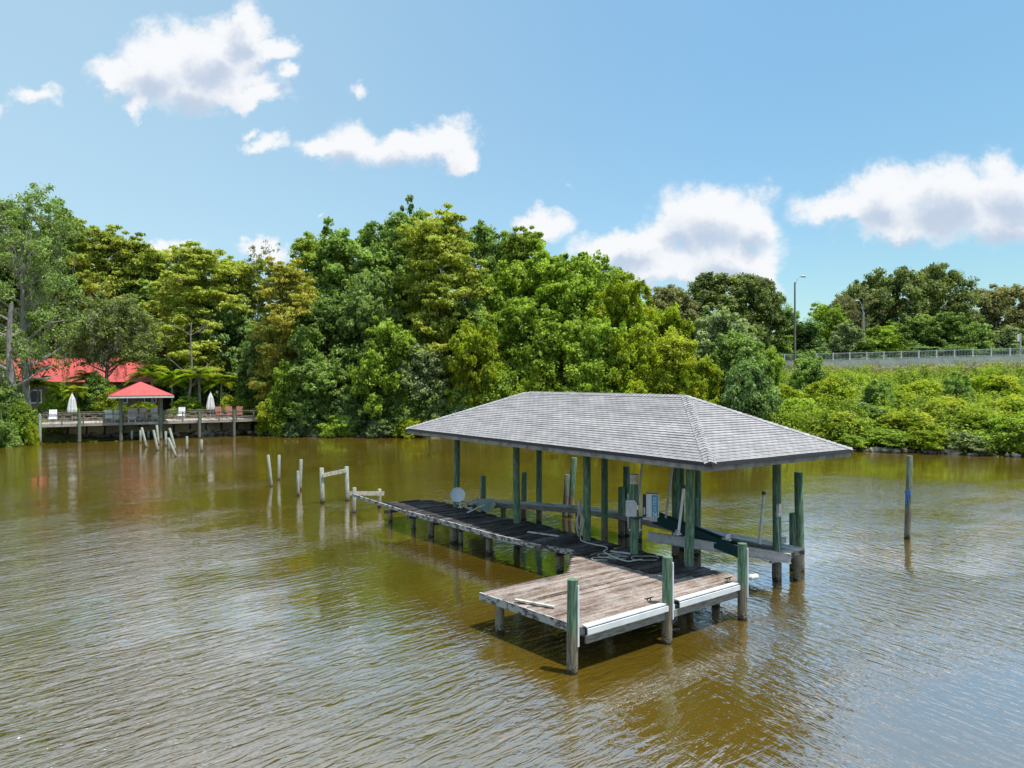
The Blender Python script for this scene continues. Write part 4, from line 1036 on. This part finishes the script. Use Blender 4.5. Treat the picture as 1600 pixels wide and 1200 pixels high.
# --- beyond the road
T('colA', 1228, 478, 122, 50, 'dkb', 'dark vine covered column behind the brown street lamp', 'vine_covered_tree')
T('colA', 1258, 500, 120, 60, 'dkb', 'dark ivy draped tree right of the brown street lamp', 'vine_covered_tree')
T('broadA', 1287, 476, 126, 70, 'grn', 'light green tree between the two street lamps')
T('colA', 1215, 520, 118, 60, 'dkg', 'dark low tree left of the brown street lamp', 'vine_covered_tree')
T('broadC', 1318, 505, 120, 60, 'pale', 'brown tinged tree left of the second street lamp')
T('oakB', 1318, 462, 132, 60, 'oakb', 'small dark oak crown above the light green tree', 'oak_tree')
T('sparseA', 1350, 452, 128, 60, 'oakb', 'thin grey tree with sky showing through by the second street lamp', 'sparse_tree', BG)
T('oakA', 1350, 436, 136, 100, 'oak', 'oak leaning left from the tall clump right of the second lamp', 'oak_tree')
T('oakB', 1400, 418, 132, 120, 'oak', 'left half of the tallest oak clump on the right', 'oak_tree')
T('oakA', 1462, 412, 134, 125, 'oak', 'right half of the tallest oak clump on the right', 'oak_tree')
T('broadB', 1375, 510, 124, 80, 'grn', 'bright green tree right of the second street lamp')
T('broadA', 1425, 495, 126, 90, 'dkg', 'dark tree under the tallest oak clump')
T('broadB', 1475, 490, 124, 90, 'dkg', 'dark green tree with pale tufts under the right oak')
T('oakA', 1560, 444, 134, 135, 'oakb', 'spreading brownish oak with gaps at the right edge', 'oak_tree', BG)
T('oakB', 1640, 455, 136, 120, 'oak', 'oak cut by the right edge of the picture', 'oak_tree')
T('broadC', 1525, 505, 124, 85, 'dkg', 'dark tree under the brownish oak')
T('broadC', 1580, 512, 122, 80, 'pale', 'grey green tree behind the white road sign')
T('colA', 1440, 540, 119, 70, 'dkb', 'low dark tree behind the middle of the railing', 'vine_covered_tree')
T('colA', 1500, 540, 119, 70, 'dkb', 'low dark tree behind the right part of the railing', 'vine_covered_tree')
T('colA', 1345, 530, 119, 60, 'dkg', 'low dark tree behind the second street lamp', 'vine_covered_tree')
T('colA', 1560, 545, 118, 70, 'dkb', 'low dark tree near the right end of the railing', 'vine_covered_tree')
T('broadC', 1640, 540, 112, 80, 'dkg', 'dark tree past the right edge beyond the road')
def trunk(px, ty, by, Y, r, lean, label):
    rnd = random.Random(px); X = (px - 800) / F * Y; z0 = grd(X, Y); zt = CH + (HOR - ty) / F * Y; mb = MB()
    P = [Vector((X + lean * t + .25 * math.sin(t * 6 + px), Y + .2 * math.sin(t * 4), z0 - .3 + (zt - z0) * t)) for t in np.linspace(0, 1, 9)]
    mb.tube(P, [r * (1.2 - .75 * t) for t in np.linspace(0, 1, 9)], 8, jit=.15)
    root = empty('bare_tree', (X, Y, z0), label, 'tree')
    for k in range(9):
        t = rnd.uniform(.3, .98); i = int(t * 8); p = P[i]; a = rnd.choice((0, math.pi)) + rnd.uniform(-.9, .9); L = rnd.uniform(1.5, 4) * (1.2 - t * .6)
        m1 = p + Vector((math.cos(a) * L * .5, math.sin(a) * L * .5, L * .3)); q = p + Vector((math.cos(a) * L, math.sin(a) * L, L * rnd.uniform(.2, .8)))
        mb.tube([p, m1, q], [r * .35, r * .22, r * .07], 5)
        for j in range(2): mb.tube([m1.lerp(q, .4 + .3 * j), q + Vector((rnd.uniform(-.8, .8), rnd.uniform(-.8, .8), rnd.uniform(.2, .9)))], [r * .12, r * .04], 4)
    mb.build('trunk', M['bark_grey'], root, smooth=True)
trunk(288, 500, 590, 86.5, .17, 1.2, 'bare pale trunk rising behind the palms right of the gazebo')
trunk(13, 470, 620, 71.5, .42, .4, 'thick pale grey bare trunk at the very left edge')
# --- bank shrubs left and middle
sh = 'shrub'
def B(key, px, ty, Y, w, lm, label): return T(key, px, ty, Y, w, lm, label, 'shrub', cat='shrub')
B('bushC', 12, 605, 71.5, 52, 'dkg', 'dark leafy shrub at the left edge above the water')
B('bushA', 33, 632, 70.5, 44, 'grn', 'bright green shrub left of the boardwalk corner')
B('bushB', -5, 640, 68, 60, 'dkg', 'low dark shrub at the very left by the water')
B('bushB', 50, 668, 70, 24, 'lime', 'light green low shrub touching the boardwalk corner')
B('bushC', 445, 578, 82, 55, 'grn', 'tall bright green shrub at the right end of the boardwalk')
B('bushA', 425, 625, 82, 50, 'lime', 'yellow green shrub spilling over the boardwalk end')
B('bushB', 475, 650, 81, 60, 'pale', 'pale low shrub on the bank right of the boardwalk')
B('bushB', 530, 652, 80.5, 60, 'grn', 'low green shrub on the bank left of the middle')
B('bushA', 560, 610, 82, 80, 'dkb', 'deep green drooping shrub over the middle bank')
B('bushB', 595, 656, 80, 55, 'pale', 'pale grey green shrub at the water edge in the middle')
B('bushA', 625, 620, 81, 70, 'dkg', 'dark shrub left of the boathouse roof corner')
B('bushB', 640, 655, 79.5, 50, 'lime', 'light green shrub touching the roof left corner')
B('bushC', 680, 610, 81, 60, 'dkg', 'dark shrub above the left corner of the roof')
B('bushA', 730, 600, 81, 70, 'dkb', 'shaded shrub behind the left slope of the roof')
B('bushA', 790, 585, 80, 80, 'grn', 'green shrub behind the far end of the ridge')
B('bushA', 850, 580, 79, 80, 'lime', 'light green shrub just above the ridge')
B('bushA', 920, 585, 78, 80, 'grn', 'green shrub above the middle of the ridge')
B('bushA', 1000, 590, 75, 80, 'lime', 'lime shrub above the ridge right half')
# --- behind the boardwalk: lush garden
B('bushA', 95, 605, 80, 60, 'grn', 'green shrub behind the left closed umbrella')
B('bushC', 150, 590, 82, 50, 'dkg', 'dark shrub left of the gazebo')
B('bushA', 175, 610, 82, 45, 'lime', 'yellow green shrub touching the gazebo left side')
B('bushA', 225, 632, 84, 60, 'lime', 'variegated light shrub behind the gazebo')
B('bushB', 360, 625, 87, 50, 'yel', 'shrub with orange yellow leaves right of the second umbrella')
B('bushA', 385, 628, 87, 50, 'grn', 'green shrub near the right end of the back railing')
B('bushC', 290, 625, 86, 60, 'grn', 'green ferny shrub right of the gazebo')
for px, ty, Y, w, lab in ((60, 600, 79, 70, 'palm half hidden behind the pale trunks at the left'), (118, 612, 79.5, 42, 'small yellow green palm between umbrella and gazebo'), (135, 592, 83, 60, 'palm in front of the red house roof'), (238, 585, 86, 75, 'arching palm behind the gazebo roof'), (268, 590, 86.5, 60, 'bright palm right of the gazebo'), (312, 588, 87, 80, 'wide palm left of the second umbrella'), (345, 596, 88, 60, 'rightmost palm behind the boardwalk')):
    T('palm', px, ty, Y, w, 'palm', lab, 'palm_tree', BG, cat='palm')
# --- embankment shrubs
emb = [('bushC', 1265, 565, 84, 50, 'dkg', 'upright dark green shrub below the brown street lamp'), ('bushA', 1300, 600, 78, 70, 'lime', 'yellow green shrub on the slope below the left railing'), ('bushB', 1240, 635, 72, 70, 'grn', 'green shrub above the right corner of the roof'),
       ('bushA', 1350, 640, 70, 70, 'dkg', 'dark green shrub in the middle of the slope'), ('bushB', 1310, 655, 68, 70, 'yel', 'yellow shrub low on the slope near the roof corner'), ('bushA', 1230, 615, 76, 60, 'lime', 'lime shrub on the slope behind the roof hip'),
       ('bushB', 1400, 625, 74, 80, 'lime', 'lime shrub high in the middle of the slope'), ('bushA', 1420, 650, 67, 80, 'yel', 'large golden shrub behind the lone piling'), ('bushC', 1370, 610, 72, 50, 'dkg', 'upright dark shrub on the mid slope'),
       ('bushB', 1380, 680, 64.5, 70, 'grn', 'green shrub above the rocks left of the lone piling'), ('bushA', 1480, 630, 68, 70, 'yel', 'yellow shrub on the slope right of the lone piling'), ('bushC', 1495, 598, 72, 45, 'dkg', 'dark spiky shrub standing out of the yellow slope'),
       ('bushB', 1450, 682, 63, 70, 'lime', 'light green shrub above the rocks right of the lone piling'), ('bushA', 1530, 650, 64, 80, 'lime', 'lime green shrub low on the right slope'), ('bushA', 1580, 630, 66, 80, 'yel', 'golden shrub at the right edge of the slope'),
       ('bushB', 1570, 665, 60.5, 70, 'grn', 'bright green shrub at the water by the right edge'), ('bushB', 1510, 684, 61.5, 60, 'pale', 'pale shrub at the water near the right edge'), ('bushB', 1615, 655, 60, 70, 'grn', 'green shrub cut by the right edge'),
       ('bushA', 1440, 605, 80, 70, 'lime', 'low yellowish shrub near the top of the slope'), ('bushB', 1550, 600, 78, 80, 'lime', 'low lime shrub near the top right of the slope'), ('bushB', 1330, 690, 64.8, 45, 'grn', 'small green shrub right beside the roof corner at the water')]
for a in emb: B(a[0], a[1], a[2] - 6, a[3], a[4] * 1.2, a[5], a[6])

def undergrowth():
    rng = np.random.default_rng(99); Vs = {'lime': [], 'dry': [], 'dkg': []}
    # embankment
    n = 3600; X = rng.uniform(22, 85, n); t = rng.uniform(0, 1, n) ** 1.1
    Y0 = shore(X) + .6; Y1 = road_y(X) - 2.5; Yp = Y0 + (Y1 - Y0) * t
    Z = height(X, Yp); r = rng.uniform(.6, 1.7, n) * (1.05 - .35 * t)
    C = np.stack([X, Yp, Z + r * .5], 1); dry = (t > .80) & (rng.random(n) < .8)
    Vs['lime'].append(clump_leaves(C[~dry], r[~dry], 75, .30, .16, rng, .9)); Vs['dry'].append(clump_leaves(C[dry] + np.array([0, 0, .35]), r[dry] * .95, 80, .24, .07, rng, .8))
    # left and middle bank
    n = 1300; X = rng.uniform(-62, 30, n); d = rng.uniform(.4, 9, n) ** 1.0; Yp = shore(X) + d; inb = (X > -49) & (X < -30) & (d < 4)
    X, Yp, d = X[~inb], Yp[~inb], d[~inb]; Z = height(X, Yp); r = rng.uniform(.45, 1.1, len(X))
    Vs['dkg'].append(clump_leaves(np.stack([X, Yp, Z + r * .45], 1), r, 55, .25, .14, rng, .9))
    n = 1100; X = rng.uniform(22, 85, n); t = rng.uniform(.02, .8, n); Yp = shore(X) + .8 + (road_y(X) - 4 - shore(X)) * t; Z = height(X, Yp); hh = rng.uniform(1.2, 3.4, n) * (1 - .4 * t)
    cc = []; cr = []
    for x, y, z, h_ in zip(X, Yp, Z, hh):
        for q in np.linspace(.35, 1, 5): cc.append((x + rng.normal() * .3, y + rng.normal() * .3, z + h_ * q)); cr.append(.3 + .75 * (1 - q) + .12 * h_)
    Vs['lime'].append(clump_leaves(cc, cr, 55, .3, .13, rng, 1.1))
    names = {'lime': 'slope_undergrowth', 'dry': 'dry_grass', 'dkg': 'bank_undergrowth'}
    labs = {'lime': 'tangled yellow green ground cover on the road embankment', 'dry': 'dry brownish grass strip under the roadside railing', 'dkg': 'dark green ground cover along the wooded bank'}
    mm = {'lime': leaf_mat('slope cover', (.12, .19, .022), (.35, .42, .05), (.20, .27, .05), trans=.4, scale=.22), 'dry': LM['dry'], 'dkg': LM['dkg']}
    for k, v in Vs.items(): tag(np_mesh(names[k], np.concatenate(v), mm[k]), labs[k], 'undergrowth', kind='stuff')
    # floating weed
    n = 2600; X = rng.uniform(-56, -42, n); Yp = shore(X) - .2 - np.abs(rng.normal(size=n)) * 1.3 + .3 * np.sin(X)
    keep = (X < -47) | (rng.random(n) < .55); X, Yp = X[keep], Yp[keep]
    C = np.stack([X, Yp, np.full(len(X), .03)], 1); Nn = np.tile([0, 0, 1.], (len(X), 1)) + rng.normal(size=(len(X), 3)) * .08
    tag(np_mesh('floating_weed', leaf_quads(C, Nn, .6, .4, rng), LM['alg']), 'bright green weed floating along the left bank', 'water weed', kind='stuff')
undergrowth()

# rocks
def rock_mesh(seed):
    rnd = random.Random(seed); vs = []; n = 9; m = 6
    ph = [rnd.uniform(0, 6) for _ in range(6)]
    for i in range(m + 1):
        el = -math.pi / 2 + math.pi * i / m
        for k in range(n):
            a = 2 * math.pi * k / n
            r = 1 + .22 * math.sin(2 * a + ph[0]) * math.cos(el) + .15 * math.sin(3 * a + ph[1] + el * 2) + rnd.uniform(-.09, .09)
            vs.append((r * math.cos(el) * math.cos(a), r * .75 * math.cos(el) * math.sin(a), .55 * r * math.sin(el)))
    fs = [(i * n + k, i * n + (k + 1) % n, (i + 1) * n + (k + 1) % n, (i + 1) * n + k) for i in range(m) for k in range(n)]
    return vs, fs
protos = []
rr = random.Random(8)
def put_rock(i, x, y, z, s, mat, label, group):
    global protos
    if len(protos) < 6:
        mb = MB(); v, f = rock_mesh(i + 3); o = mb.add(v, f).build('rock', M['rock']); protos.append(o)
    else:
        o = protos[i % 6].copy(); COL.objects.link(o)
    o.location = (x, y, z); o.scale = (s, s, s * rr.uniform(.7, 1.1)); o.rotation_euler = (rr.uniform(-.3, .3), rr.uniform(-.3, .3), rr.uniform(0, 6))
    o.material_slots[0].link = 'OBJECT'; o.material_slots[0].material = M[mat]; tag(o, label, 'rock', group)
k = 0
for px in list(range(1325, 1625, 7)):
    Yw = float(shore((px - 800) / F * 61)); X = (px + rr.uniform(-3, 3) - 800) / F * Yw; Yw = float(shore(X))
    big = rr.random() < .3; s = rr.uniform(.35, .62) if big else rr.uniform(.16, .34)
    put_rock(k, X, Yw + rr.uniform(-.5, .4), .08 + s * .12, s, 'rock' if rr.random() < .7 else 'rock_dark', 'rounded rock in the line at the foot of the right embankment', 'rocks at the foot of the right embankment'); k += 1
for px in list(range(70, 640, 7)):
    m_ = (px - 800) / F; Yw = 80.
    for _ in range(4): Yw = float(shore(m_ * Yw))
    if 455 < px < 470: continue
    under = 70 < px < 400; s = rr.uniform(.25, .6) if under else rr.uniform(.15, .35)
    pale = px > 255 and px < 500
    put_rock(k, m_ * Yw, Yw + rr.uniform(-.3, .6), .1 + (rr.uniform(0, .45) if under else 0), s, 'rock' if pale and rr.random() < .75 else 'rock_dark', 'rock of the rubble under the boardwalk' if under else 'small rock at the water edge of the wooded bank', 'rubble under the boardwalk' if under else 'rocks of the wooded bank'); k += 1

# ================================================================ BOARDWALK, GAZEBO, HOUSE
A = Vector((-48.5, 71.0)); e = Vector((.860, .511)); nb_ = Vector((-.511, .860))
def W(s, d, z): q = A + e * s + nb_ * d; return Vector((q.x, q.y, z))
LEN = 22.3; DEP = 5.0; ang = math.atan2(e.y, e.x)
bw = empty('boardwalk', W(11, 2, 0), 'long timber boardwalk with railings on pilings along the left bank', 'boardwalk')
mb = MB(); s = 0
while s < LEN: mb.box(W(s + .1, DEP / 2, 1.98), (.185, DEP, .05), ang); s += .2
mb.build('decking', M['boardwalk'], bw)
MB().beam(W(0, -.03, 1.84), W(LEN, -.03, 1.84), .06, .26).beam(W(0, DEP, 1.82), W(LEN, DEP, 1.82), .06, .26).build('fascia', M['boardwalk'], bw)
for s in (0, 3.45, 7.25, 11.1, 15.0, 18.7, 22.2):
    zt = 4.9 if s in (7.25, 11.1) else 3.1
    MB().tube([W(s, -.2, -1.4), W(s, -.2, 1.5), W(s, -.2, zt)], [.17, .16, .15], 12, jit=.04).build('piling', M['pile_pale'] if s == 0 else M['pile_grey'], bw, smooth=True)
for d, nm in ((-.06, 'front_railing'), (DEP - .1, 'back_railing')):
    mb = MB(); mb.beam(W(0, d, 3.02), W(LEN, d, 3.02), .16, .06); mb.beam(W(0, d, 2.86), W(LEN, d, 2.86), .05, .10); mb.beam(W(0, d, 2.35), W(LEN, d, 2.35), .05, .12)
    s = 0
    while s < LEN: mb.beam(W(s, d, 2), W(s, d, 3.0), .1, .1, up=(0, 1, 0)); s += 1.9
    if d > 1:
        s = .0
        while s < LEN - 2: mb.beam(W(s, d, 2.1), W(s + 1.9, d, 2.9), .04, .09); mb.beam(W(s, d, 2.9), W(s + 1.9, d, 2.1), .04, .09); s += 1.9
    mb.build(nm, M['railwood'], bw)
# retaining wall under it
rw = empty('retaining_wall', W(11, 4.8, 0), 'tan concrete panel wall between dark posts beneath the boardwalk', 'retaining wall')
mb = MB(); mb2 = MB()
s = .5
while s < 21: mb.box(W(s + .85, 4.6, 1.0), (1.5, .12, 1.2), ang); mb2.box(W(s, 4.55, .9), (.25, .2, 1.8), ang); s += 1.75
mb.build('panel', M['tan'], rw); mb2.build('post', M['darkwood'], rw)
# bare driftwood roots
mb = MB(); rnd = random.Random(3)
for k in range(26):
    p0 = W(16.3 + rnd.uniform(-.3, .3), 2.5, .2); a = rnd.uniform(-1.3, 1.3); l = rnd.uniform(1, 1.9)
    q = p0 + Vector((math.sin(a) * l, rnd.uniform(-.6, .3), math.cos(a) * l * .8)); mb.tube([p0, (p0 + q) / 2 + Vector((rnd.uniform(-.15, .15), 0, rnd.uniform(-.1, .1))), q], [.05, .035, .012], 5)
tag(mb.build('bare_root_clump', M['bleached'], loc=W(16.3, 2.5, 0)), 'tangle of bare pale roots under the right part of the boardwalk', 'roots')
# gazebo
gz = empty('gazebo', W(9.2, 2, 2), 'small open gazebo with a bright red pyramid roof on the boardwalk', 'gazebo')
ew = 3.1; c0 = W(9.2, 1.8, 0)
def Gp(a, b, z): q = Vector((c0.x, c0.y)) + e * a + nb_ * b; return Vector((q.x, q.y, z))
cs = [Gp(-ew, -ew, 4.85), Gp(ew, -ew, 4.85), Gp(ew, ew, 4.85), Gp(-ew, ew, 4.85)]; ap = Gp(0, 0, 6.35)
def metal_roof(parent, quads, name='roof', th=.06, step=.45):
    mb = MB()
    for q in quads:
        q = [Vector(p) for p in q]; n = (q[1] - q[0]).cross(q[2] - q[0]).normalized()
        if n.z < 0: n = -n
        m_ = len(q); mb.add([p + n * th for p in q] + q, [tuple(range(m_)), tuple(range(m_, 2 * m_))[::-1]] + [(i, i + m_, (i + 1) % m_ + m_, (i + 1) % m_) for i in range(m_)])
        # standing seams run up the slope
        ax = (q[1] - q[0]); L = ax.length; ax.normalize(); up = n.cross(ax).normalized()
        if up.z < 0: up = -up
        k = step / 2
        while k < L:
            base = q[0] + ax * k; best = 0
            for i in range(1, m_):
                a, b = q[i], q[(i + 1) % m_]
                da = (a - base).dot(ax); db = (b - base).dot(ax)
                if (da < 0) != (db < 0): best = max(best, ((a + (b - a) * (da / (da - db))) - base).dot(up))
            if best > .2: mb.beam(base + n * (th + .015), base + up * (best - .03) + n * (th + .015), .03, .035, up=tuple(n))
            k += step
    return mb.build(name, M['redroof'], parent)
metal_roof(gz, [(cs[0], cs[1], ap), (cs[1], cs[2], ap), (cs[2], cs[3], ap), (cs[3], cs[0], ap)])
MB().beam(cs[0] - Vector((0, 0, .12)), cs[1] - Vector((0, 0, .12)), .06, .16).beam(cs[1] - Vector((0, 0, .12)), cs[2] - Vector((0, 0, .12)), .06, .16).beam(cs[0] - Vector((0, 0, .12)), cs[3] - Vector((0, 0, .12)), .06, .16).beam(cs[3] - Vector((0, 0, .12)), cs[2] - Vector((0, 0, .12)), .06, .16).build('fascia', M['canvas'], gz)
for a, b in ((-1.95, 1.9), (1.95, 1.9), (-1.95, -1.75), (1.95, -1.75)):
    MB().beam(Gp(a, b, 2.0), Gp(a, b, 4.8), .22, .22, up=(0, 1, 0)).build('post', M['railwood'], gz)
# house
hs = empty('house', (-70, 100, 2), 'brown house with a broad red metal hip roof behind the trees on the left', 'house')
x0, x1, y0, y1, ze, zr = -98, -48.6, 95, 110, 6.3, 9.75
e4 = [Vector((x0, y0, ze)), Vector((x1, y0, ze)), Vector((x1, y1, ze)), Vector((x0, y1, ze))]; r0_ = Vector((x0 + 7, 102.5, zr)); r1_ = Vector((x1 - 8, 102.5, zr))
metal_roof(hs, [(e4[0], e4[1], r1_, r0_), (e4[1], e4[2], r1_), (e4[2], e4[3], r0_, r1_), (e4[3], e4[0], r0_)], step=.6)
MB().box(((x0 + x1) / 2, 102.8, 4.2), (x1 - x0 - 2.4, 12.4, 4.2)).build('wall', M['wall'], hs)
for i in range(12):
    x = x0 + 3.5 + i * 4; w_ = MB().box((x, 96.55, 4.3), (1.7, .12, 1.9)).build('window_frame', M['canvas'], hs)
    g_ = MB().box((x, 96.48, 4.3), (1.4, .06, 1.6)).build('pane', M['drip'], w_); g_.location = (0, 0, 0)
# umbrellas
def umbrella(p, top, label):
    r = empty('closed_umbrella', p, label, 'umbrella', 'closed umbrellas on the boardwalk')
    MB().tube([p, (p.x, p.y, top + .12)], .035, 8).build('pole', M['canvas'], r)
    vs = []; n = 16; prof = [(0, .03), (.25, .13), (.6, .24), (1.2, .33), (1.75, .40), (2.0, .36)]
    for dz, rad in prof:
        for k in range(n):
            a = 2 * math.pi * k / n; q = rad * (1 + .22 * (k % 2 * 2 - 1)); vs.append((p.x + q * math.cos(a), p.y + q * math.sin(a), top - dz))
    m_ = len(prof); fs = [(i * n + k, i * n + (k + 1) % n, (i + 1) * n + (k + 1) % n, (i + 1) * n + k) for i in range(m_ - 1) for k in range(n)]
    fs += [tuple(range(n)), tuple(range((m_ - 1) * n, m_ * n))]
    MB().add(vs, fs).build('canopy', M['canvas'], r)
umbrella(W(2.7, 3.2, 2.0), 5.1, 'closed white umbrella on the left part of the boardwalk')
umbrella(W(16.6, 3.2, 2.0), 5.1, 'closed white umbrella on the right part of the boardwalk')
# chairs
def chair(kind, mat):
    r = empty('deck_chair', (0, 0, 0)); L = 1.5 if kind == 'lounger' else .5
    MB().box((0, -L / 2 + .25, .40), (.62, L, .06)).build('seat', mat, r)
    R = Matrix.Rotation(math.radians(-18 if kind != 'lounger' else -38), 3, 'X'); mb = MB()
    for k in range(6): mb.box(Vector((-.26 + k * .104, .26, .42)) + R @ Vector((0, 0, .42)), (.09, .03, .88), M4=R)
    mb.build('backrest', mat, r)
    for x in (-.28, .28):
        for y in (.2, -L + .35): MB().box((x, y, .19), (.06, .06, .38)).build('leg', mat, r)
    for x in (-.33, .33): MB().box((x, -.02, .62), (.08, .5, .03)).box((x, -.22, .5), (.06, .06, .24)).build('armrest', mat, r)
    return r
CH_ = [(1.0, 2.2, 0, 'w', 'high backed white chair at the left end of the boardwalk'), (6.1, 2.0, 0, 'l', 'left white lounger of the pair left of the gazebo post'), (7.0, 2.0, 0, 'l', 'right white lounger of the pair left of the gazebo post'),
       (8.6, 2.6, 0, 'w', 'white chair at the left under the gazebo'), (9.5, 2.6, 0, 'w', 'white chair in the middle under the gazebo'), (10.7, 2.6, .2, 'w', 'white chair beside the right gazebo post'), (8.3, 1.3, 0, 'l', 'low white lounger in front under the gazebo'), (13.4, 2.6, -.2, 'w', 'white chair alone right of the gazebo'),
       (17.5, 2.4, .2, 'b', 'leftmost brown chair on the right part of the boardwalk'), (18.6, 2.4, 0, 'b', 'middle brown chair on the right part of the boardwalk'), (19.7, 2.4, -.2, 'b', 'rightmost brown chair on the right part of the boardwalk')]
cpro = {}
for s, d, rz, t, lab in CH_:
    if t not in cpro: cpro[t] = r = chair('lounger' if t == 'l' else 'chair', M['brown_sling'] if t == 'b' else M['white_plastic']); r.location = W(s, d, 2.0); r.rotation_euler = (0, 0, ang + rz); r.scale = (1.15,) * 3
    else: r = copy_tree(cpro[t], W(s, d, 2.0), ang + rz, (1.15,) * 3)
    tag(r, lab, 'chair', {'w': 'white chairs on the boardwalk', 'l': 'white loungers on the boardwalk', 'b': 'brown chairs on the boardwalk'}[t])

# ================================================================ ROAD
mb = MB(); xs = np.linspace(-60, 260, 60)
vs = []
for x in xs:
    ry = float(road_y(x)); rz = float(road_z(x)); vs += [(x, ry + .1, rz), (x + 3, ry + 9.5, rz)]
mb.add(vs, [(2 * i, 2 * i + 2, 2 * i + 3, 2 * i + 1) for i in range(len(xs) - 1)])
tag(mb.build('road', M['asphalt']), kind='structure')
rl = empty('roadside_railing', (60, float(road_y(60)), float(road_z(60))), 'long pale concrete parapet with a metal picket railing along the road', 'railing')
rd = Vector((1, -.3, .02)).normalized()
def RP(t, dz): x = -5 + t; return Vector((x, float(road_y(x)), float(road_z(x)) + dz))
mb = MB(); mbr = MB(); TL = 120
for i in range(0, TL, 10):
    a = RP(i, 0); b = RP(i + 10, 0); mb.beam(a + Vector((0, 0, .45)), b + Vector((0, 0, .45)), .3, 1.5); mb.beam(a + Vector((0, 0, 1.2)), b + Vector((0, 0, 1.2)), .38, .08)
mb.build('parapet', M['concrete'], rl)
mbr.beam(RP(0, 2.35), RP(TL, 2.35), .09, .10).beam(RP(0, 1.42), RP(TL, 1.42), .06, .06).build('top_rail', M['rail'], rl)
mbp = MB(); t = 0
while t < TL: mbp.beam(RP(t, 1.4), RP(t, 2.33), .028, .028, up=(0, 1, 0)); t += .19
mbp.build('pickets', M['rail'], rl)
t = 42
while t < TL: MB().box(RP(t, 1.83), (.17, .17, 1.2)).build('rail_post', M['rail'], rl); t += 2.3
# lamps
def lamp(px, topy, basey, Y, arm, r, mat, label, headxy):
    t = atY(px, topy, Y); z0 = grd(t.x, Y); rt = empty('street_lamp', (t.x, Y, z0), label, 'street lamp')
    MB().tube([(t.x, Y, z0 - .3), (t.x, Y, t.z)], [r, r * .62], 10).build('pole', mat, rt, smooth=True)
    h = atY(headxy[0], headxy[1], Y)
    MB().tube([(t.x, Y, t.z - .6), (t.x * .6 + h.x * .4, Y, t.z * .45 + h.z * .55), h], [.05, .04, .035], 8).build('arm', M['rail'], rt, smooth=True)
    d = 1 if h.x > t.x else -1
    MB().tube([h, h + Vector((.15 * d, 0, .03)), h + Vector((.65 * d, 0, 0)), h + Vector((.8 * d, 0, -.03))], [.06, .15, .17, .05], 10).build('lamp_head', M['alu'], rt, smooth=True)
lamp(1242, 441, 577, 108, 1, .19, M['lamp_pole'], 'tall brown street lamp pole with a thin arm reaching right', (1251, 432))
lamp(1349.5, 487, 568, 121, -1, .17, M['alu'], 'grey street lamp beyond the railing with a curved arm to the left', (1343, 470))
p = atY(1594.5, 522, 103); z0 = grd(p.x, 103)
sg = empty('road_sign', (p.x, 103, z0), 'white road sign seen edge on atop a pale post at the right edge', 'sign')
MB().tube([(p.x, 103, z0), (p.x, 103, p.z)], .10, 8).build('post', M['rail'], sg)
MB().box((p.x - .25, 103, p.z - .55), (.42, .04, 1.1)).build('panel', M['pvc'], sg)
